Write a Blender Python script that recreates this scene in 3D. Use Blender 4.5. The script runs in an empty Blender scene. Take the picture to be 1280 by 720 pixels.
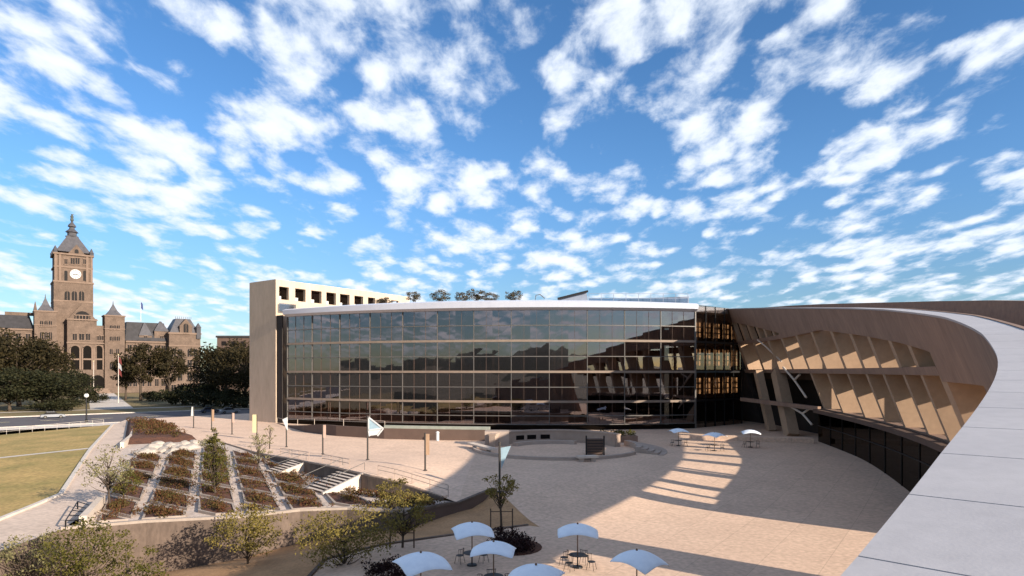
import bpy, bmesh, math, random
from mathutils import Vector, Matrix
from mathutils.geometry import delaunay_2d_cdt
R = math.radians
random.seed(7)
scn = bpy.context.scene
col = scn.collection
FPX, HY, EYE = 800.0, 464.0, 10.3

def at(x, y, z):
    """the point of height z seen at pixel (x, y) of the photograph"""
    Y = (EYE - z) * FPX / (y - HY)
    return Vector(((x - 640) / FPX * Y, Y, z))
def atY(x, y, Y):
    return Vector(((x - 640) / FPX * Y, Y, EYE + (HY - y) / FPX * Y))
def S(t):
    t = max(0.0, min(1.0, t)); return t * t * (3 - 2 * t)
def lerp(a, b, t): return a + (b - a) * t
def interp(tab, x):
    if x <= tab[0][0]: return tab[0][1]
    for (a, va), (b, vb) in zip(tab, tab[1:]):
        if x <= b: return lerp(va, vb, (x - a) / (b - a))
    return tab[-1][1]

# ------------------------------------------------------------------ materials
def newmat(name):
    m = bpy.data.materials.new(name); m.use_nodes = True
    nt = m.node_tree; b = nt.nodes['Principled BSDF']
    return m, nt, b
def N(nt, t, **kw):
    n = nt.nodes.new(t)
    for k, v in kw.items():
        if k in n.inputs: n.inputs[k].default_value = v
        else: setattr(n, k, v)
    return n
def mat(name, c, c2=None, scale=1.0, rough=.8, bump=0.0, detail=6, metallic=0, spec=.3, stretch=None, fine=None, bscale=None):
    m, nt, b = newmat(name)
    b.inputs['Roughness'].default_value = rough; b.inputs['Metallic'].default_value = metallic
    b.inputs['Specular IOR Level'].default_value = spec
    tc = N(nt, 'ShaderNodeTexCoord')
    src = tc.outputs['Object']
    if stretch:
        mp = N(nt, 'ShaderNodeMapping'); mp.inputs['Scale'].default_value = stretch
        nt.links.new(src, mp.inputs['Vector']); src = mp.outputs['Vector']
    c2 = c2 or tuple(v * .8 for v in c)
    nz = N(nt, 'ShaderNodeTexNoise', Scale=scale, Detail=detail, Roughness=.65)
    nt.links.new(src, nz.inputs['Vector'])
    rp = N(nt, 'ShaderNodeValToRGB'); rp.color_ramp.elements[0].position = .33; rp.color_ramp.elements[1].position = .67
    rp.color_ramp.elements[0].color = (*c2, 1); rp.color_ramp.elements[1].color = (*c, 1)
    nt.links.new(nz.outputs['Fac'], rp.inputs['Fac'])
    out = rp.outputs['Color']
    if fine:
        n2 = N(nt, 'ShaderNodeTexNoise', Scale=fine[0], Detail=3.0); nt.links.new(src, n2.inputs['Vector'])
        mr = N(nt, 'ShaderNodeMapRange'); mr.inputs['To Min'].default_value = 1 - fine[1]; mr.inputs['To Max'].default_value = 1 + fine[1]
        mr.inputs['From Min'].default_value = .3; mr.inputs['From Max'].default_value = .7
        nt.links.new(n2.outputs['Fac'], mr.inputs['Value'])
        mx = N(nt, 'ShaderNodeVectorMath', operation='SCALE'); nt.links.new(out, mx.inputs[0]); nt.links.new(mr.outputs['Result'], mx.inputs['Scale'])
        out = mx.outputs['Vector']
    nt.links.new(out, b.inputs['Base Color'])
    if bump:
        bn = N(nt, 'ShaderNodeTexNoise', Scale=bscale or scale * 6, Detail=5.0); nt.links.new(src, bn.inputs['Vector'])
        bp = N(nt, 'ShaderNodeBump', Strength=bump, Distance=.05); nt.links.new(bn.outputs['Fac'], bp.inputs['Height'])
        nt.links.new(bp.outputs['Normal'], b.inputs['Normal'])
    return m
def paving(name, c, c2, size, rot, joint=.02, jc=.6):
    """stone paving: large panels with joints, mottled"""
    m = mat(name, c, c2, .22, .85, .05, detail=6, fine=(3.2, .15), bscale=25)
    nt = m.node_tree; b = nt.nodes['Principled BSDF']
    src = b.inputs['Base Color'].links[0].from_socket
    tc = N(nt, 'ShaderNodeTexCoord'); mp = N(nt, 'ShaderNodeMapping'); mp.inputs['Rotation'].default_value = (0, 0, rot)
    nt.links.new(tc.outputs['Object'], mp.inputs['Vector'])
    bk = N(nt, 'ShaderNodeTexBrick', Scale=1.0); bk.offset = 0
    bk.inputs['Brick Width'].default_value = size; bk.inputs['Row Height'].default_value = size
    bk.inputs['Mortar Size'].default_value = joint
    bk.inputs['Color1'].default_value = (1, 1, 1, 1); bk.inputs['Color2'].default_value = (.93, .93, .93, 1); bk.inputs['Mortar'].default_value = (jc, jc, jc, 1)
    nt.links.new(mp.outputs['Vector'], bk.inputs['Vector'])
    mx = N(nt, 'ShaderNodeVectorMath', operation='MULTIPLY'); nt.links.new(src, mx.inputs[0]); nt.links.new(bk.outputs['Color'], mx.inputs[1])
    nt.links.new(mx.outputs['Vector'], b.inputs['Base Color'])
    return m
def leafmat(name, cols, scale=.6):
    m, nt, b = newmat(name)
    b.inputs['Roughness'].default_value = .7; b.inputs['Specular IOR Level'].default_value = .15
    g = N(nt, 'ShaderNodeNewGeometry'); tc = N(nt, 'ShaderNodeTexCoord')
    nz = N(nt, 'ShaderNodeTexNoise', Scale=scale, Detail=3.0); nt.links.new(tc.outputs['Object'], nz.inputs['Vector'])
    ad = N(nt, 'ShaderNodeMath', operation='MULTIPLY_ADD'); ad.inputs[1].default_value = .45
    nt.links.new(g.outputs['Random Per Island'], ad.inputs[0])
    ml = N(nt, 'ShaderNodeMath', operation='MULTIPLY'); ml.inputs[1].default_value = .6
    nt.links.new(nz.outputs['Fac'], ml.inputs[0]); nt.links.new(ml.outputs[0], ad.inputs[2])
    rp = N(nt, 'ShaderNodeValToRGB'); els = rp.color_ramp.elements
    while len(els) < len(cols): els.new(.5)
    for i, c in enumerate(cols): els[i].position = .12 + .7 * i / (len(cols) - 1); els[i].color = (*c, 1)
    nt.links.new(ad.outputs[0], rp.inputs['Fac']); nt.links.new(rp.outputs['Color'], b.inputs['Base Color'])
    tr = N(nt, 'ShaderNodeBsdfTranslucent'); nt.links.new(rp.outputs['Color'], tr.inputs['Color'])
    mx = N(nt, 'ShaderNodeMixShader', Fac=.3); nt.links.new(b.outputs[0], mx.inputs[1]); nt.links.new(tr.outputs[0], mx.inputs[2])
    nt.links.new(mx.outputs[0], nt.nodes['Material Output'].inputs['Surface'])
    return m
def glassmat(name, tint, refl, rough=.01, rc=(.8, .85, .9), wav=.0):
    m, nt, b = newmat(name); nt.nodes.remove(b)
    t = N(nt, 'ShaderNodeBsdfTransparent'); t.inputs['Color'].default_value = (*tint, 1)
    g = N(nt, 'ShaderNodeBsdfGlossy', Roughness=rough); g.inputs['Color'].default_value = (*rc, 1)
    if wav:
        tc = N(nt, 'ShaderNodeTexCoord')
        bn = N(nt, 'ShaderNodeTexNoise', Scale=.35, Detail=2.0); nt.links.new(tc.outputs['Object'], bn.inputs['Vector'])
        bp = N(nt, 'ShaderNodeBump', Strength=wav, Distance=.03); nt.links.new(bn.outputs['Fac'], bp.inputs['Height'])
        nt.links.new(bp.outputs['Normal'], g.inputs['Normal'])
    lw = N(nt, 'ShaderNodeLayerWeight', Blend=.5)
    pw = N(nt, 'ShaderNodeMath', operation='POWER'); pw.inputs[1].default_value = 5; nt.links.new(lw.outputs['Facing'], pw.inputs[0])
    a = N(nt, 'ShaderNodeMath', operation='ADD'); a.inputs[1].default_value = refl + .04
    nt.links.new(pw.outputs[0], a.inputs[0]); a.use_clamp = True
    mx = N(nt, 'ShaderNodeMixShader'); nt.links.new(a.outputs[0], mx.inputs[0]); nt.links.new(t.outputs[0], mx.inputs[1]); nt.links.new(g.outputs[0], mx.inputs[2])
    nt.links.new(mx.outputs[0], nt.nodes['Material Output'].inputs['Surface'])
    return m

M = {}
M['fin'] = mat('fin_concrete', (.40, .27, .175), (.34, .225, .145), .25, .85, .1, fine=(2.5, .06))
M['concrete'] = mat('concrete_tan', (.285, .185, .133), (.215, .138, .10), .55, .85, .15, detail=8, fine=(2.5, .08), stretch=(1, 1, .28))
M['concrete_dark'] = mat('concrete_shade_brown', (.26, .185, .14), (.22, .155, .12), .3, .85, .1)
M['block'] = mat('block_concrete', (.52, .40, .295), (.45, .345, .25), .4, .85, .1, fine=(2, .06), stretch=(1, 1, .3))
M['coping'] = mat('coping_stone', (.43, .41, .41), (.38, .363, .367), .4, .6, .05, detail=9, fine=(5, .04), bscale=30)
M['parapet'] = mat('outer_parapet', (.30, .19, .13), (.22, .14, .10), 1.5, .9, .3)
M['plaza'] = paving('plaza_paving', (.66, .467, .335), (.59, .414, .297), 3.2, R(35), .03, .8)
M['walk'] = paving('walkway_paving', (.70, .50, .365), (.63, .448, .327), 3.2, R(35), .03, .8)
M['path'] = paving('path_paving', (.60, .465, .365), (.53, .41, .32), 2.6, R(30), .03, .85)
M['terrace'] = mat('terrace_stone', (.58, .47, .39), (.40, .32, .26), .9, .9, .2, fine=(5, .2))
M['bed'] = mat('bare_earth', (.46, .265, .13), (.33, .19, .095), .5, .95, .4, fine=(6, .15))
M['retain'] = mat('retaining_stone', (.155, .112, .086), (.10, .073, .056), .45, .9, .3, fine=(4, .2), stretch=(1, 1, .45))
M['retain_w'] = mat('pale_stone', (.60, .50, .41), (.50, .41, .33), .6, .8, .1)
M['edging'] = mat('stone_edging', (.40, .325, .265), (.29, .235, .19), .8, .9, .2)
M['court'] = mat('court_stone', (.42, .335, .275), (.34, .265, .215), .6, .85, .15)
M['court_w'] = mat('court_wall_stone', (.40, .30, .235), (.32, .235, .18), .6, .85, .15)
M['mulch'] = mat('bark_mulch', (.13, .055, .032), (.06, .03, .02), 1.5, .95, .8, fine=(9, .4), bscale=9)
M['lawn'] = mat('lawn_grass', (.46, .30, .11), (.23, .185, .055), .16, .95, .3, detail=8, fine=(3.0, .25), bscale=12)
M['verge'] = mat('verge_grass', (.24, .17, .08), (.11, .095, .04), .08, .95, .3, detail=8, fine=(1.5, .3))
M['earth'] = mat('city_ground', (.17, .145, .10), (.10, .09, .06), .02, .95)
M['asphalt'] = mat('asphalt', (.12, .105, .105), (.085, .075, .078), .15, .85, .1)
M['kerb'] = mat('kerb_concrete', (.60, .53, .46), None, 1, .85)
M['sand'] = mat('sandstone', (.155, .108, .08), (.10, .07, .052), .35, .9, .3, fine=(2.0, .15), bscale=3)
M['sand_l'] = mat('sandstone_trim', (.20, .14, .105), (.16, .11, .08), .6, .9)
M['slate'] = mat('slate_roof', (.05, .046, .048), (.032, .03, .03), .5, .7, .2)
M['slate_l'] = mat('pale_slate_roof', (.09, .085, .09), (.06, .057, .062), .8, .5, .2)
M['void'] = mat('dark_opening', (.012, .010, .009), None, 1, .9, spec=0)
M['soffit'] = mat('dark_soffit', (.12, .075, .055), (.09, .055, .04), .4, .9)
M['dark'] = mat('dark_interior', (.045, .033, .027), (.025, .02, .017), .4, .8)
M['darkbrown'] = mat('dark_brown_stone', (.13, .085, .065), (.10, .065, .05), .4, .8, .1)
M['winglass'] = mat('window_glass_dark', (.018, .016, .016), None, 1, .35, spec=.04)
M['clock'] = mat('clock_white', (.55, .55, .53), (.5, .5, .48), 1, .6)
M['black'] = mat('black_metal', (.015, .014, .014), None, 2, .45)
M['bronze'] = mat('bronze_green', (.08, .09, .08), None, 2, .5)
M['steel'] = mat('steel_mullion', (.15, .135, .12), (.12, .11, .10), 1, .45, metallic=.3)
M['fascia'] = mat('white_fascia', (.54, .56, .63), (.49, .51, .58), .3, .35)
M['slabedge'] = mat('slab_edge', (.25, .19, .145), (.20, .15, .115), 1, .7)
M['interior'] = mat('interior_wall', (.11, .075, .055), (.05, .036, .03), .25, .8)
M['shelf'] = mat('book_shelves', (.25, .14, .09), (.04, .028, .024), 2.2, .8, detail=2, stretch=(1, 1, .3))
M['glass'] = glassmat('facade_glass', (.44, .42, .41), .155, .016, (.92, .84, .89), .12)
M['glass_side'] = glassmat('side_glass', (.62, .58, .54), .06, .006, (.9, .85, .8), .1)
M['glass_dark'] = glassmat('ground_floor_glass', (.06, .045, .04), .0, .02, (.4, .36, .33))
M['glass_rail'] = glassmat('railing_glass', (.55, .6, .68), .12, .05)
M['pale_ledge'] = mat('pale_ledge', (.33, .34, .29), (.24, .26, .21), 1.0, .4)
M['umbrella'] = mat('umbrella_canvas', (.84, .89, .94), (.72, .78, .85), 1.6, .7, .5, bscale=2.2)
M['wood'] = mat('umbrella_pole', (.20, .12, .07), None, 4, .6)
M['bark'] = mat('tree_bark', (.09, .065, .045), (.05, .036, .027), 3, .9, .5)
M['stake'] = mat('timber_stake', (.10, .065, .045), None, 3, .9)
M['white'] = mat('white_paint', (.62, .62, .60), None, 2, .5)
M['cream'] = mat('cream_panel', (.62, .54, .30), (.58, .5, .28), 2, .5)
M['tan'] = mat('tan_panel', (.42, .27, .17), None, 2, .6)
M['pink'] = mat('pinkish_panel', (.55, .38, .30), None, 2, .6)
M['pole'] = mat('dark_post', (.05, .042, .036), None, 2, .55)
M['pennant'] = mat('pale_blue_pennant', (.32, .44, .50), None, 2, .5)
M['car_w'] = mat('car_paint_silver', (.28, .285, .30), None, 1, .25, spec=.6)
M['car_d'] = mat('car_paint_dark', (.05, .06, .09), None, 1, .25, spec=.6)
M['tyre'] = mat('tyre_rubber', (.02, .02, .02), None, 2, .8)
M['red'] = mat('flag_red', (.22, .05, .045), None, 2, .8)
M['fwhite'] = mat('flag_white', (.5, .5, .5), None, 2, .8)
M['fblue'] = mat('flag_blue', (.05, .07, .22), None, 2, .8)
M['bluegrey'] = mat('blue_grey_metal', (.24, .27, .33), None, 1, .4)
M['lamp'] = mat('lamp_globe', (.85, .83, .76), None, 1, .3)
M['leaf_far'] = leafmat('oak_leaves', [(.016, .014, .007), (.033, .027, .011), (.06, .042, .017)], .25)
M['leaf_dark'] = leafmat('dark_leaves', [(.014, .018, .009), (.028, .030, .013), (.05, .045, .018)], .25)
M['leaf_young'] = leafmat('young_leaves', [(.085, .068, .018), (.165, .13, .033), (.27, .205, .055)], .8)
M['leaf_green'] = leafmat('green_leaves', [(.04, .045, .010), (.085, .08, .016), (.14, .115, .026)], .8)
M['leaf_pale'] = leafmat('pale_leaves', [(.12, .115, .05), (.2, .18, .08), (.30, .26, .13)], .8)
M['leaf_roof'] = leafmat('roof_garden_leaves', [(.05, .05, .03), (.09, .075, .045), (.14, .10, .06)], .8)
M['leaf_purple'] = leafmat('purple_leaves', [(.014, .006, .006), (.026, .011, .011), (.042, .018, .016)], 1)
M['leaf_cover'] = leafmat('ground_cover_leaves', [(.085, .028, .015), (.13, .05, .025), (.10, .065, .022), (.085, .075, .022)], .45)
M['boulder'] = mat('limestone_boulder', (.42, .37, .32), (.3, .26, .22), .8, .9, .4)
M['hill'] = mat('mountain_slopes', (.06, .06, .045), (.04, .045, .03), .004, .95)

# ------------------------------------------------------------------ mesh helpers
class MB:
    def __init__(s): s.v = []; s.f = []
    def add(s, vs, fs):
        o = len(s.v); s.v += [Vector(v) for v in vs]; s.f += [tuple(i + o for i in f) for f in fs]; return s
    def box(s, c, size, ax=None, ay=None, az=None):
        c = Vector(c); ax = Vector(ax or (1, 0, 0)); az = Vector(az or (0, 0, 1)); ay = Vector(ay) if ay is not None else az.cross(ax)
        hx, hy, hz = [v / 2 for v in size]
        vs = [c + ax * (i * hx) + ay * (j * hy) + az * (k * hz) for k in (-1, 1) for j in (-1, 1) for i in (-1, 1)]
        return s.add(vs, [(0, 2, 3, 1), (4, 5, 7, 6), (0, 1, 5, 4), (2, 6, 7, 3), (0, 4, 6, 2), (1, 3, 7, 5)])
    def bar(s, a, b, w, h=None, up=(0, 0, 1)):
        a = Vector(a); b = Vector(b); h = h or w; d = (b - a)
        if d.length < 1e-6: return s
        L = d.length; d.normalize(); u = Vector(up)
        if abs(d.dot(u)) > .98: u = Vector((1, 0, 0))
        x = d.cross(u).normalized(); z = x.cross(d)
        return s.box((a + b) / 2, (w, L, h), x, d, z)
    def tube(s, pts, rad, n=8, cap=True):
        pts = [Vector(p) for p in pts]
        if not isinstance(rad, (list, tuple)): rad = [rad] * len(pts)
        o = len(s.v); ref = None
        for i, p in enumerate(pts):
            d = (pts[min(i + 1, len(pts) - 1)] - pts[max(i - 1, 0)]).normalized()
            u = Vector((0, 0, 1)) if abs(d.z) < .9 else Vector((1, 0, 0))
            x = d.cross(u).normalized(); y = d.cross(x)
            for k in range(n):
                a = 2 * math.pi * k / n; s.v.append(p + (x * math.cos(a) + y * math.sin(a)) * rad[i])
        for i in range(len(pts) - 1):
            for k in range(n):
                a = o + i * n + k; b = o + i * n + (k + 1) % n
                s.f.append((a, b, b + n, a + n))
        if cap:
            s.f.append(tuple(o + k for k in range(n))[::-1]); e = o + (len(pts) - 1) * n
            s.f.append(tuple(e + k for k in range(n)))
        return s
    def lathe(s, c, prof, n=12, sx=None, rot=0):
        c = Vector(c); o = len(s.v)
        for r, z in prof:
            for k in range(n):
                a = 2 * math.pi * k / n + rot; s.v.append(c + Vector((r * math.cos(a), r * math.sin(a), z)))
        for i in range(len(prof) - 1):
            for k in range(n):
                a = o + i * n + k; b = o + i * n + (k + 1) % n; s.f.append((a, b, b + n, a + n))
        s.f.append(tuple(o + k for k in range(n))[::-1]); e = o + (len(prof) - 1) * n
        s.f.append(tuple(e + k for k in range(n)))
        return s
    def prism(s, poly, ext):
        """poly: list of 3-D points, ext: extrusion vector"""
        p = [Vector(q) for q in poly]; e = Vector(ext); n = len(p)
        return s.add(p + [q + e for q in p], [tuple(range(n))[::-1], tuple(range(n, 2 * n))] + [(i, (i + 1) % n, (i + 1) % n + n, i + n) for i in range(n)])
    def loft(s, rings, closed=True):
        """rings: list of equal-length closed point loops"""
        n = len(rings[0]); o = len(s.v)
        for r in rings: s.v += [Vector(p) for p in r]
        for i in range(len(rings) - 1):
            for k in range(n):
                a = o + i * n + k; b = o + i * n + (k + 1) % n; s.f.append((a, b, b + n, a + n))
        if closed:
            s.f.append(tuple(o + k for k in range(n))[::-1]); e = o + (len(rings) - 1) * n; s.f.append(tuple(e + k for k in range(n)))
        return s
    def build(s, name, m, parent=None, smooth=False, fix=True):
        me = bpy.data.meshes.new(name)
        L = Vector(parent['_w']) if parent is not None and '_w' in parent else Vector((0, 0, 0))
        me.from_pydata([v - L for v in s.v], [], s.f)
        if fix:
            bm = bmesh.new(); bm.from_mesh(me); bmesh.ops.recalc_face_normals(bm, faces=bm.faces); bm.to_mesh(me); bm.free()
        if smooth:
            for p in me.polygons: p.use_smooth = True
        me.materials.append(m)
        o = bpy.data.objects.new(name, me); col.objects.link(o)
        if parent is not None:
            o.parent = parent; o['_w'] = list(L)
        return o
def tag(o, label=None, cat=None, group=None, kind=None):
    if label: o['label'] = label
    if cat: o['category'] = cat
    if group: o['group'] = group
    if kind: o['kind'] = kind
    return o
def thing(name, label, cat, loc=(0, 0, 0), group=None):
    o = bpy.data.objects.new(name, None); col.objects.link(o); o.location = loc; o['_w'] = list(loc); o.empty_display_size = .3
    return tag(o, label, cat, group)
def copy_tree(o, parent=None):
    c = o.copy(); col.objects.link(c); c.parent = parent
    for ch in list(o.children): copy_tree(ch, c)
    return c
def sheet(name, poly, zf, m, step=1.5, label=None):
    xs = [p[0] for p in poly]; ys = [p[1] for p in poly]
    vs = []; n0 = 0
    bpts = []
    for i, p in enumerate(poly):
        q = poly[(i + 1) % len(poly)]; d = math.hypot(q[0] - p[0], q[1] - p[1]); k = max(1, int(d / step))
        for j in range(k): bpts.append((lerp(p[0], q[0], j / k), lerp(p[1], q[1], j / k)))
    vs = [Vector(p) for p in bpts]; nb = len(vs)
    def inside(x, y):
        c = False
        for i in range(nb):
            a, b = bpts[i], bpts[i - 1]
            if (a[1] > y) != (b[1] > y) and x < (b[0] - a[0]) * (y - a[1]) / (b[1] - a[1]) + a[0]: c = not c
        return c
    y = min(ys) + step * .5
    while y < max(ys):
        x = min(xs) + step * .5
        while x < max(xs):
            if inside(x, y): vs.append(Vector((x + (random.random() - .5) * .01, y)))
            x += step
        y += step
    r = delaunay_2d_cdt(vs, [(i, (i + 1) % nb) for i in range(nb)], [], 1, 1e-4)
    mb = MB(); mb.v = [Vector((v.x, v.y, zf(v.x, v.y))) for v in r[0]]; mb.f = [tuple(f) for f in r[2]]
    o = mb.build(name, m, fix=False)
    for p in o.data.polygons: p.use_smooth = True
    # upward normals
    bm = bmesh.new(); bm.from_mesh(o.data)
    for f in bm.faces:
        if f.normal.z < 0: f.normal_flip()
    bm.to_mesh(o.data); bm.free()
    return tag(o, kind='structure')
def wallpath(mb, pts, ztop, zbot, th, steps=8):
    """vertical wall along plan points; ztop / zbot functions of (x, y); thickness th to the left of travel"""
    P = []
    for a, b in zip(pts, pts[1:]):
        for j in range(steps): P.append((lerp(a[0], b[0], j / steps), lerp(a[1], b[1], j / steps)))
    P.append(pts[-1]); P = [Vector(p) for p in P]; rings = []
    for i, p in enumerate(P):
        d = (P[min(i + 1, len(P) - 1)] - P[max(i - 1, 0)]).normalized(); n = Vector((-d.y, d.x)) * th; q = p + n
        zt, zb = ztop(p.x, p.y), zbot(p.x, p.y)
        rings.append([(p.x, p.y, zb), (q.x, q.y, zb), (q.x, q.y, zt), (p.x, p.y, zt)])
    return mb.loft(rings)

# ------------------------------------------------------------------ ground heights
def Pz(X, Y):                                              # upper plaza, falling gently to the cafe court
    k = S(X / 20); w = 10 + 18 * k; st = 56 + 19 * k
    return .4 - 1.3 * S((st - Y) / w)
def Uz(X, Y):
    return Pz(X, Y) + .8 * S((-X - 3) / 10) * S((80 - Y) / 20)
def Lz(X, Y):                                              # cafe court and the bed under the retaining wall
    x0 = lerp(-8, -4, S((Y - 41) / 5)); d = max(0.0, x0 - X)
    z = -.9 - .15 * (math.sqrt(d * d + .5) - .707)
    if 45.9 <= Y <= 54.5:
        xw = lerp(2, -1.4, (Y - 46) / 8.4)
        z = lerp(z, Uz(X, Y), S((X - xw + 2.4) / 2.4))
    return z
def Tz(X, Y): return -.2 + .6 * S((Y - 48) / 36)
PATHL = [(-30, -31.5), (38, -34.6), (44.9, -35.9), (54.2, -38), (81.6, -53.5), (119, -74)]
def Az(X, Y):
    xb = interp(PATHL, Y); return Tz(X, Y) - .05 * max(0, xb - X)

WEDGE = [(-42, 91), (-28, 73.8), (-19.9, 63.8), (-12.3, 55.6), (-5.5, 51.9)]
FRONT = [(-29.9, 42.4), (-28.5, 43), (-25.4, 44.4), (-19.5, 45.8), (-15.9, 48.0), (-12.5, 48.6), (-7.7, 47.3)]
DARK = [(-7.7, 47.3), (-4.2, 51), (-1.4, 54.4), (2, 46)]

sheet('plaza', [(-4.2, 51), (-1.4, 54.4), (2, 46), (50, 46), (58, 80), (58, 135), (-10, 135), (-10, 93), (-4.5, 90), (-4.2, 56)], Uz, M['plaza'], 1.6)
sheet('walkway', [(-5.5, 51.9), (-4.2, 51), (-4.2, 56), (-4.5, 90), (-10, 93), (-10, 135), (-62, 150), (-79, 131), (-44.7, 91)] + WEDGE[:-1], Uz, M['walk'], 1.6)
sheet('cafe_court', [(2, 46), (50, 46), (50, -25), (-9, -25), (-11.4, 39.4), (-2.3, 44.6), (1.2, 46.4)], Lz, M['plaza'], 1.6)
sheet('earth_bed', [(-30, -25), (-9, -25), (-11.4, 39.4), (-2.3, 44.6), (1.2, 46.4), (2, 46)][:5] + [(2, 46)] + [(-1.4, 54.4), (-4.2, 51)] + FRONT[::-1] + [(-30, 35)], Lz, M['bed'], 1.4)
sheet('terrace_ground', FRONT + [(-4.2, 51), (-5.5, 51.9)] + WEDGE[-2::-1] + [(-44.7, 91), (-52, 86), (-32.5, 50.7)], Tz, M['terrace'], 1.4)
sheet('path', [(-30, -25), (-30, 35), (-29.9, 42.4), (-28.5, 43), (-32.5, 50.7), (-52, 86), (-44.7, 91), (-79, 131), (-74, 119), (-53.5, 81.6), (-38, 54.2), (-35.9, 44.9), (-34.6, 38), (-31.5, -25)], Tz, M['path'], 1.6)
sheet('lawn', [(-74, 119), (-53.5, 81.6), (-38, 54.2), (-35.9, 44.9), (-34.6, 38), (-31.5, -25), (-150, -25), (-150, 60), (-88, 107.5)], Az, M['lawn'], 2.4)

def ground():
    g = []
    ax = [-3500, -1800, -900, -500, -300, -200, -165, -150, -100, -60, -20, 20, 50, 62, 80, 120, 200, 400, 900, 1800, 3500]
    ay = [-3500, -1500, -700, -300, -100, -40, -25, 0, 30, 60, 90, 105, 120, 135, 150, 180, 250, 350, 600, 1200, 2200, 4000]
    mb = MB()
    def z(x, y):
        ins = (-165 < x < 62 and -40 < y < 121)
        if not ins: return -.1
        if y > 104 and x < -85: return -.6
        return -7
    for y in ay:
        for x in ax: mb.v.append(Vector((x, y, z(x, y))))
    n = len(ax)
    for j in range(len(ay) - 1):
        for i in range(n - 1): a = j * n + i; mb.f.append((a, a + 1, a + 1 + n, a + n))
    tag(mb.build('ground', M['earth'], fix=False), kind='structure')
ground()

# street grid: direction SU along the street, SW away towards the old city hall
SU = Vector((.77, .64, 0)); SW = Vector((-.64, .77, 0)); S0 = Vector((-76, 119, 0))
def sp(u, w, z=0): return S0 + SU * u + SW * w + Vector((0, 0, z))
def strip(name, u0, u1, w0, w1, z, m, n=20):
    mb = MB()
    for i in range(n + 1):
        u = lerp(u0, u1, i / n); mb.v += [sp(u, w0, z), sp(u, w1, z)]
    for i in range(n): mb.f.append((2 * i, 2 * i + 2, 2 * i + 3, 2 * i + 1))
    o = mb.build(name, m); return tag(o, kind='structure')
strip('pavement', -170, 160, 1.5, 9, .06, M['kerb'])
strip('street', -260, 260, 9.15, 42, -.06, M['asphalt'])
strip('verge', -260, 260, 42.2, 60, .08, M['verge'])
strip('far_pavement', -260, 260, 60.1, 63, .10, M['kerb'])
strip('park_lawn', -260, 260, 63.1, 205, .09, M['verge'])
mb = MB()
for u in range(-240, 240, 9): mb.box(sp(u, 25.5, -.05), (4, .14, .012), SU, SW)
tag(mb.build('lane_markings', M['cream']), kind='structure')
for w, nm in ((9.0, 'kerb'), (42.1, 'kerb')):
    mb = MB(); mb.box(sp(0, w, 0.02), (500, .18, .22), SU, SW); tag(mb.build(nm, M['kerb']), kind='structure')
# entrance walk to the city hall
mb = MB(); a = sp(10, 63.2, .13); b = sp(25, 206, .13); d = (b - a).normalized(); s = Vector((d.y, -d.x, 0)) * 5
mb.add([a - s, a + s, b + s, b - s], [(0, 1, 2, 3)]); tag(mb.build('entrance_walk', M['kerb']), kind='structure')

# ------------------------------------------------------------------ retaining walls, stairs, path edges
t = thing('retaining_wall', 'long tan stone retaining wall below the planted terraces', 'retaining wall', (-19, 45.5, -3))
mb = MB(); wallpath(mb, [(-30.0, -25), (-30.0, 30)] + FRONT, lambda x, y: Tz(x, y) - .02, lambda x, y: Lz(x, y) - .6, -.02, 6); mb.build('wall_face', M['retain'], t)
mb = MB(); wallpath(mb, FRONT, lambda x, y: Tz(x, y) + .16, lambda x, y: Tz(x, y) - .05, .4, 6); mb.build('coping', M['edging'], t)
t = thing('retaining_wall', 'low dark stone wall dropping from the plaza to the bare earth bed', 'retaining wall', (-3, 51, -1))
mb = MB(); wallpath(mb, DARK, lambda x, y: max(Uz(x, y), Tz(x, y) if x < -4.3 else -9) - .02, lambda x, y: Lz(x, y) - .5, .02, 6); mb.build('wall_face', M['darkbrown'], t)
mb = MB(); wallpath(mb, DARK[:3], lambda x, y: max(Uz(x, y), Tz(x, y) + .1 if x < -4.3 else -9) + .08, lambda x, y: max(Uz(x, y), Tz(x, y) if x < -4.3 else -9) - .1, .35, 6); mb.build('coping', M['retain'], t)
t = thing('retaining_wall', 'brown wall holding up the walkway above the planted terraces', 'retaining wall', (-18, 62, 0))
mb = MB(); wallpath(mb, WEDGE, lambda x, y: Uz(x, y) + .03, lambda x, y: Tz(x, y) - .3, -.25, 8); mb.build('wall_face', M['retain'], t)
mb = MB(); wallpath(mb, WEDGE, lambda x, y: Uz(x, y) + .12, lambda x, y: Uz(x, y) + .0, .45, 8); mb.build('coping', M['walk'], t)

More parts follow.
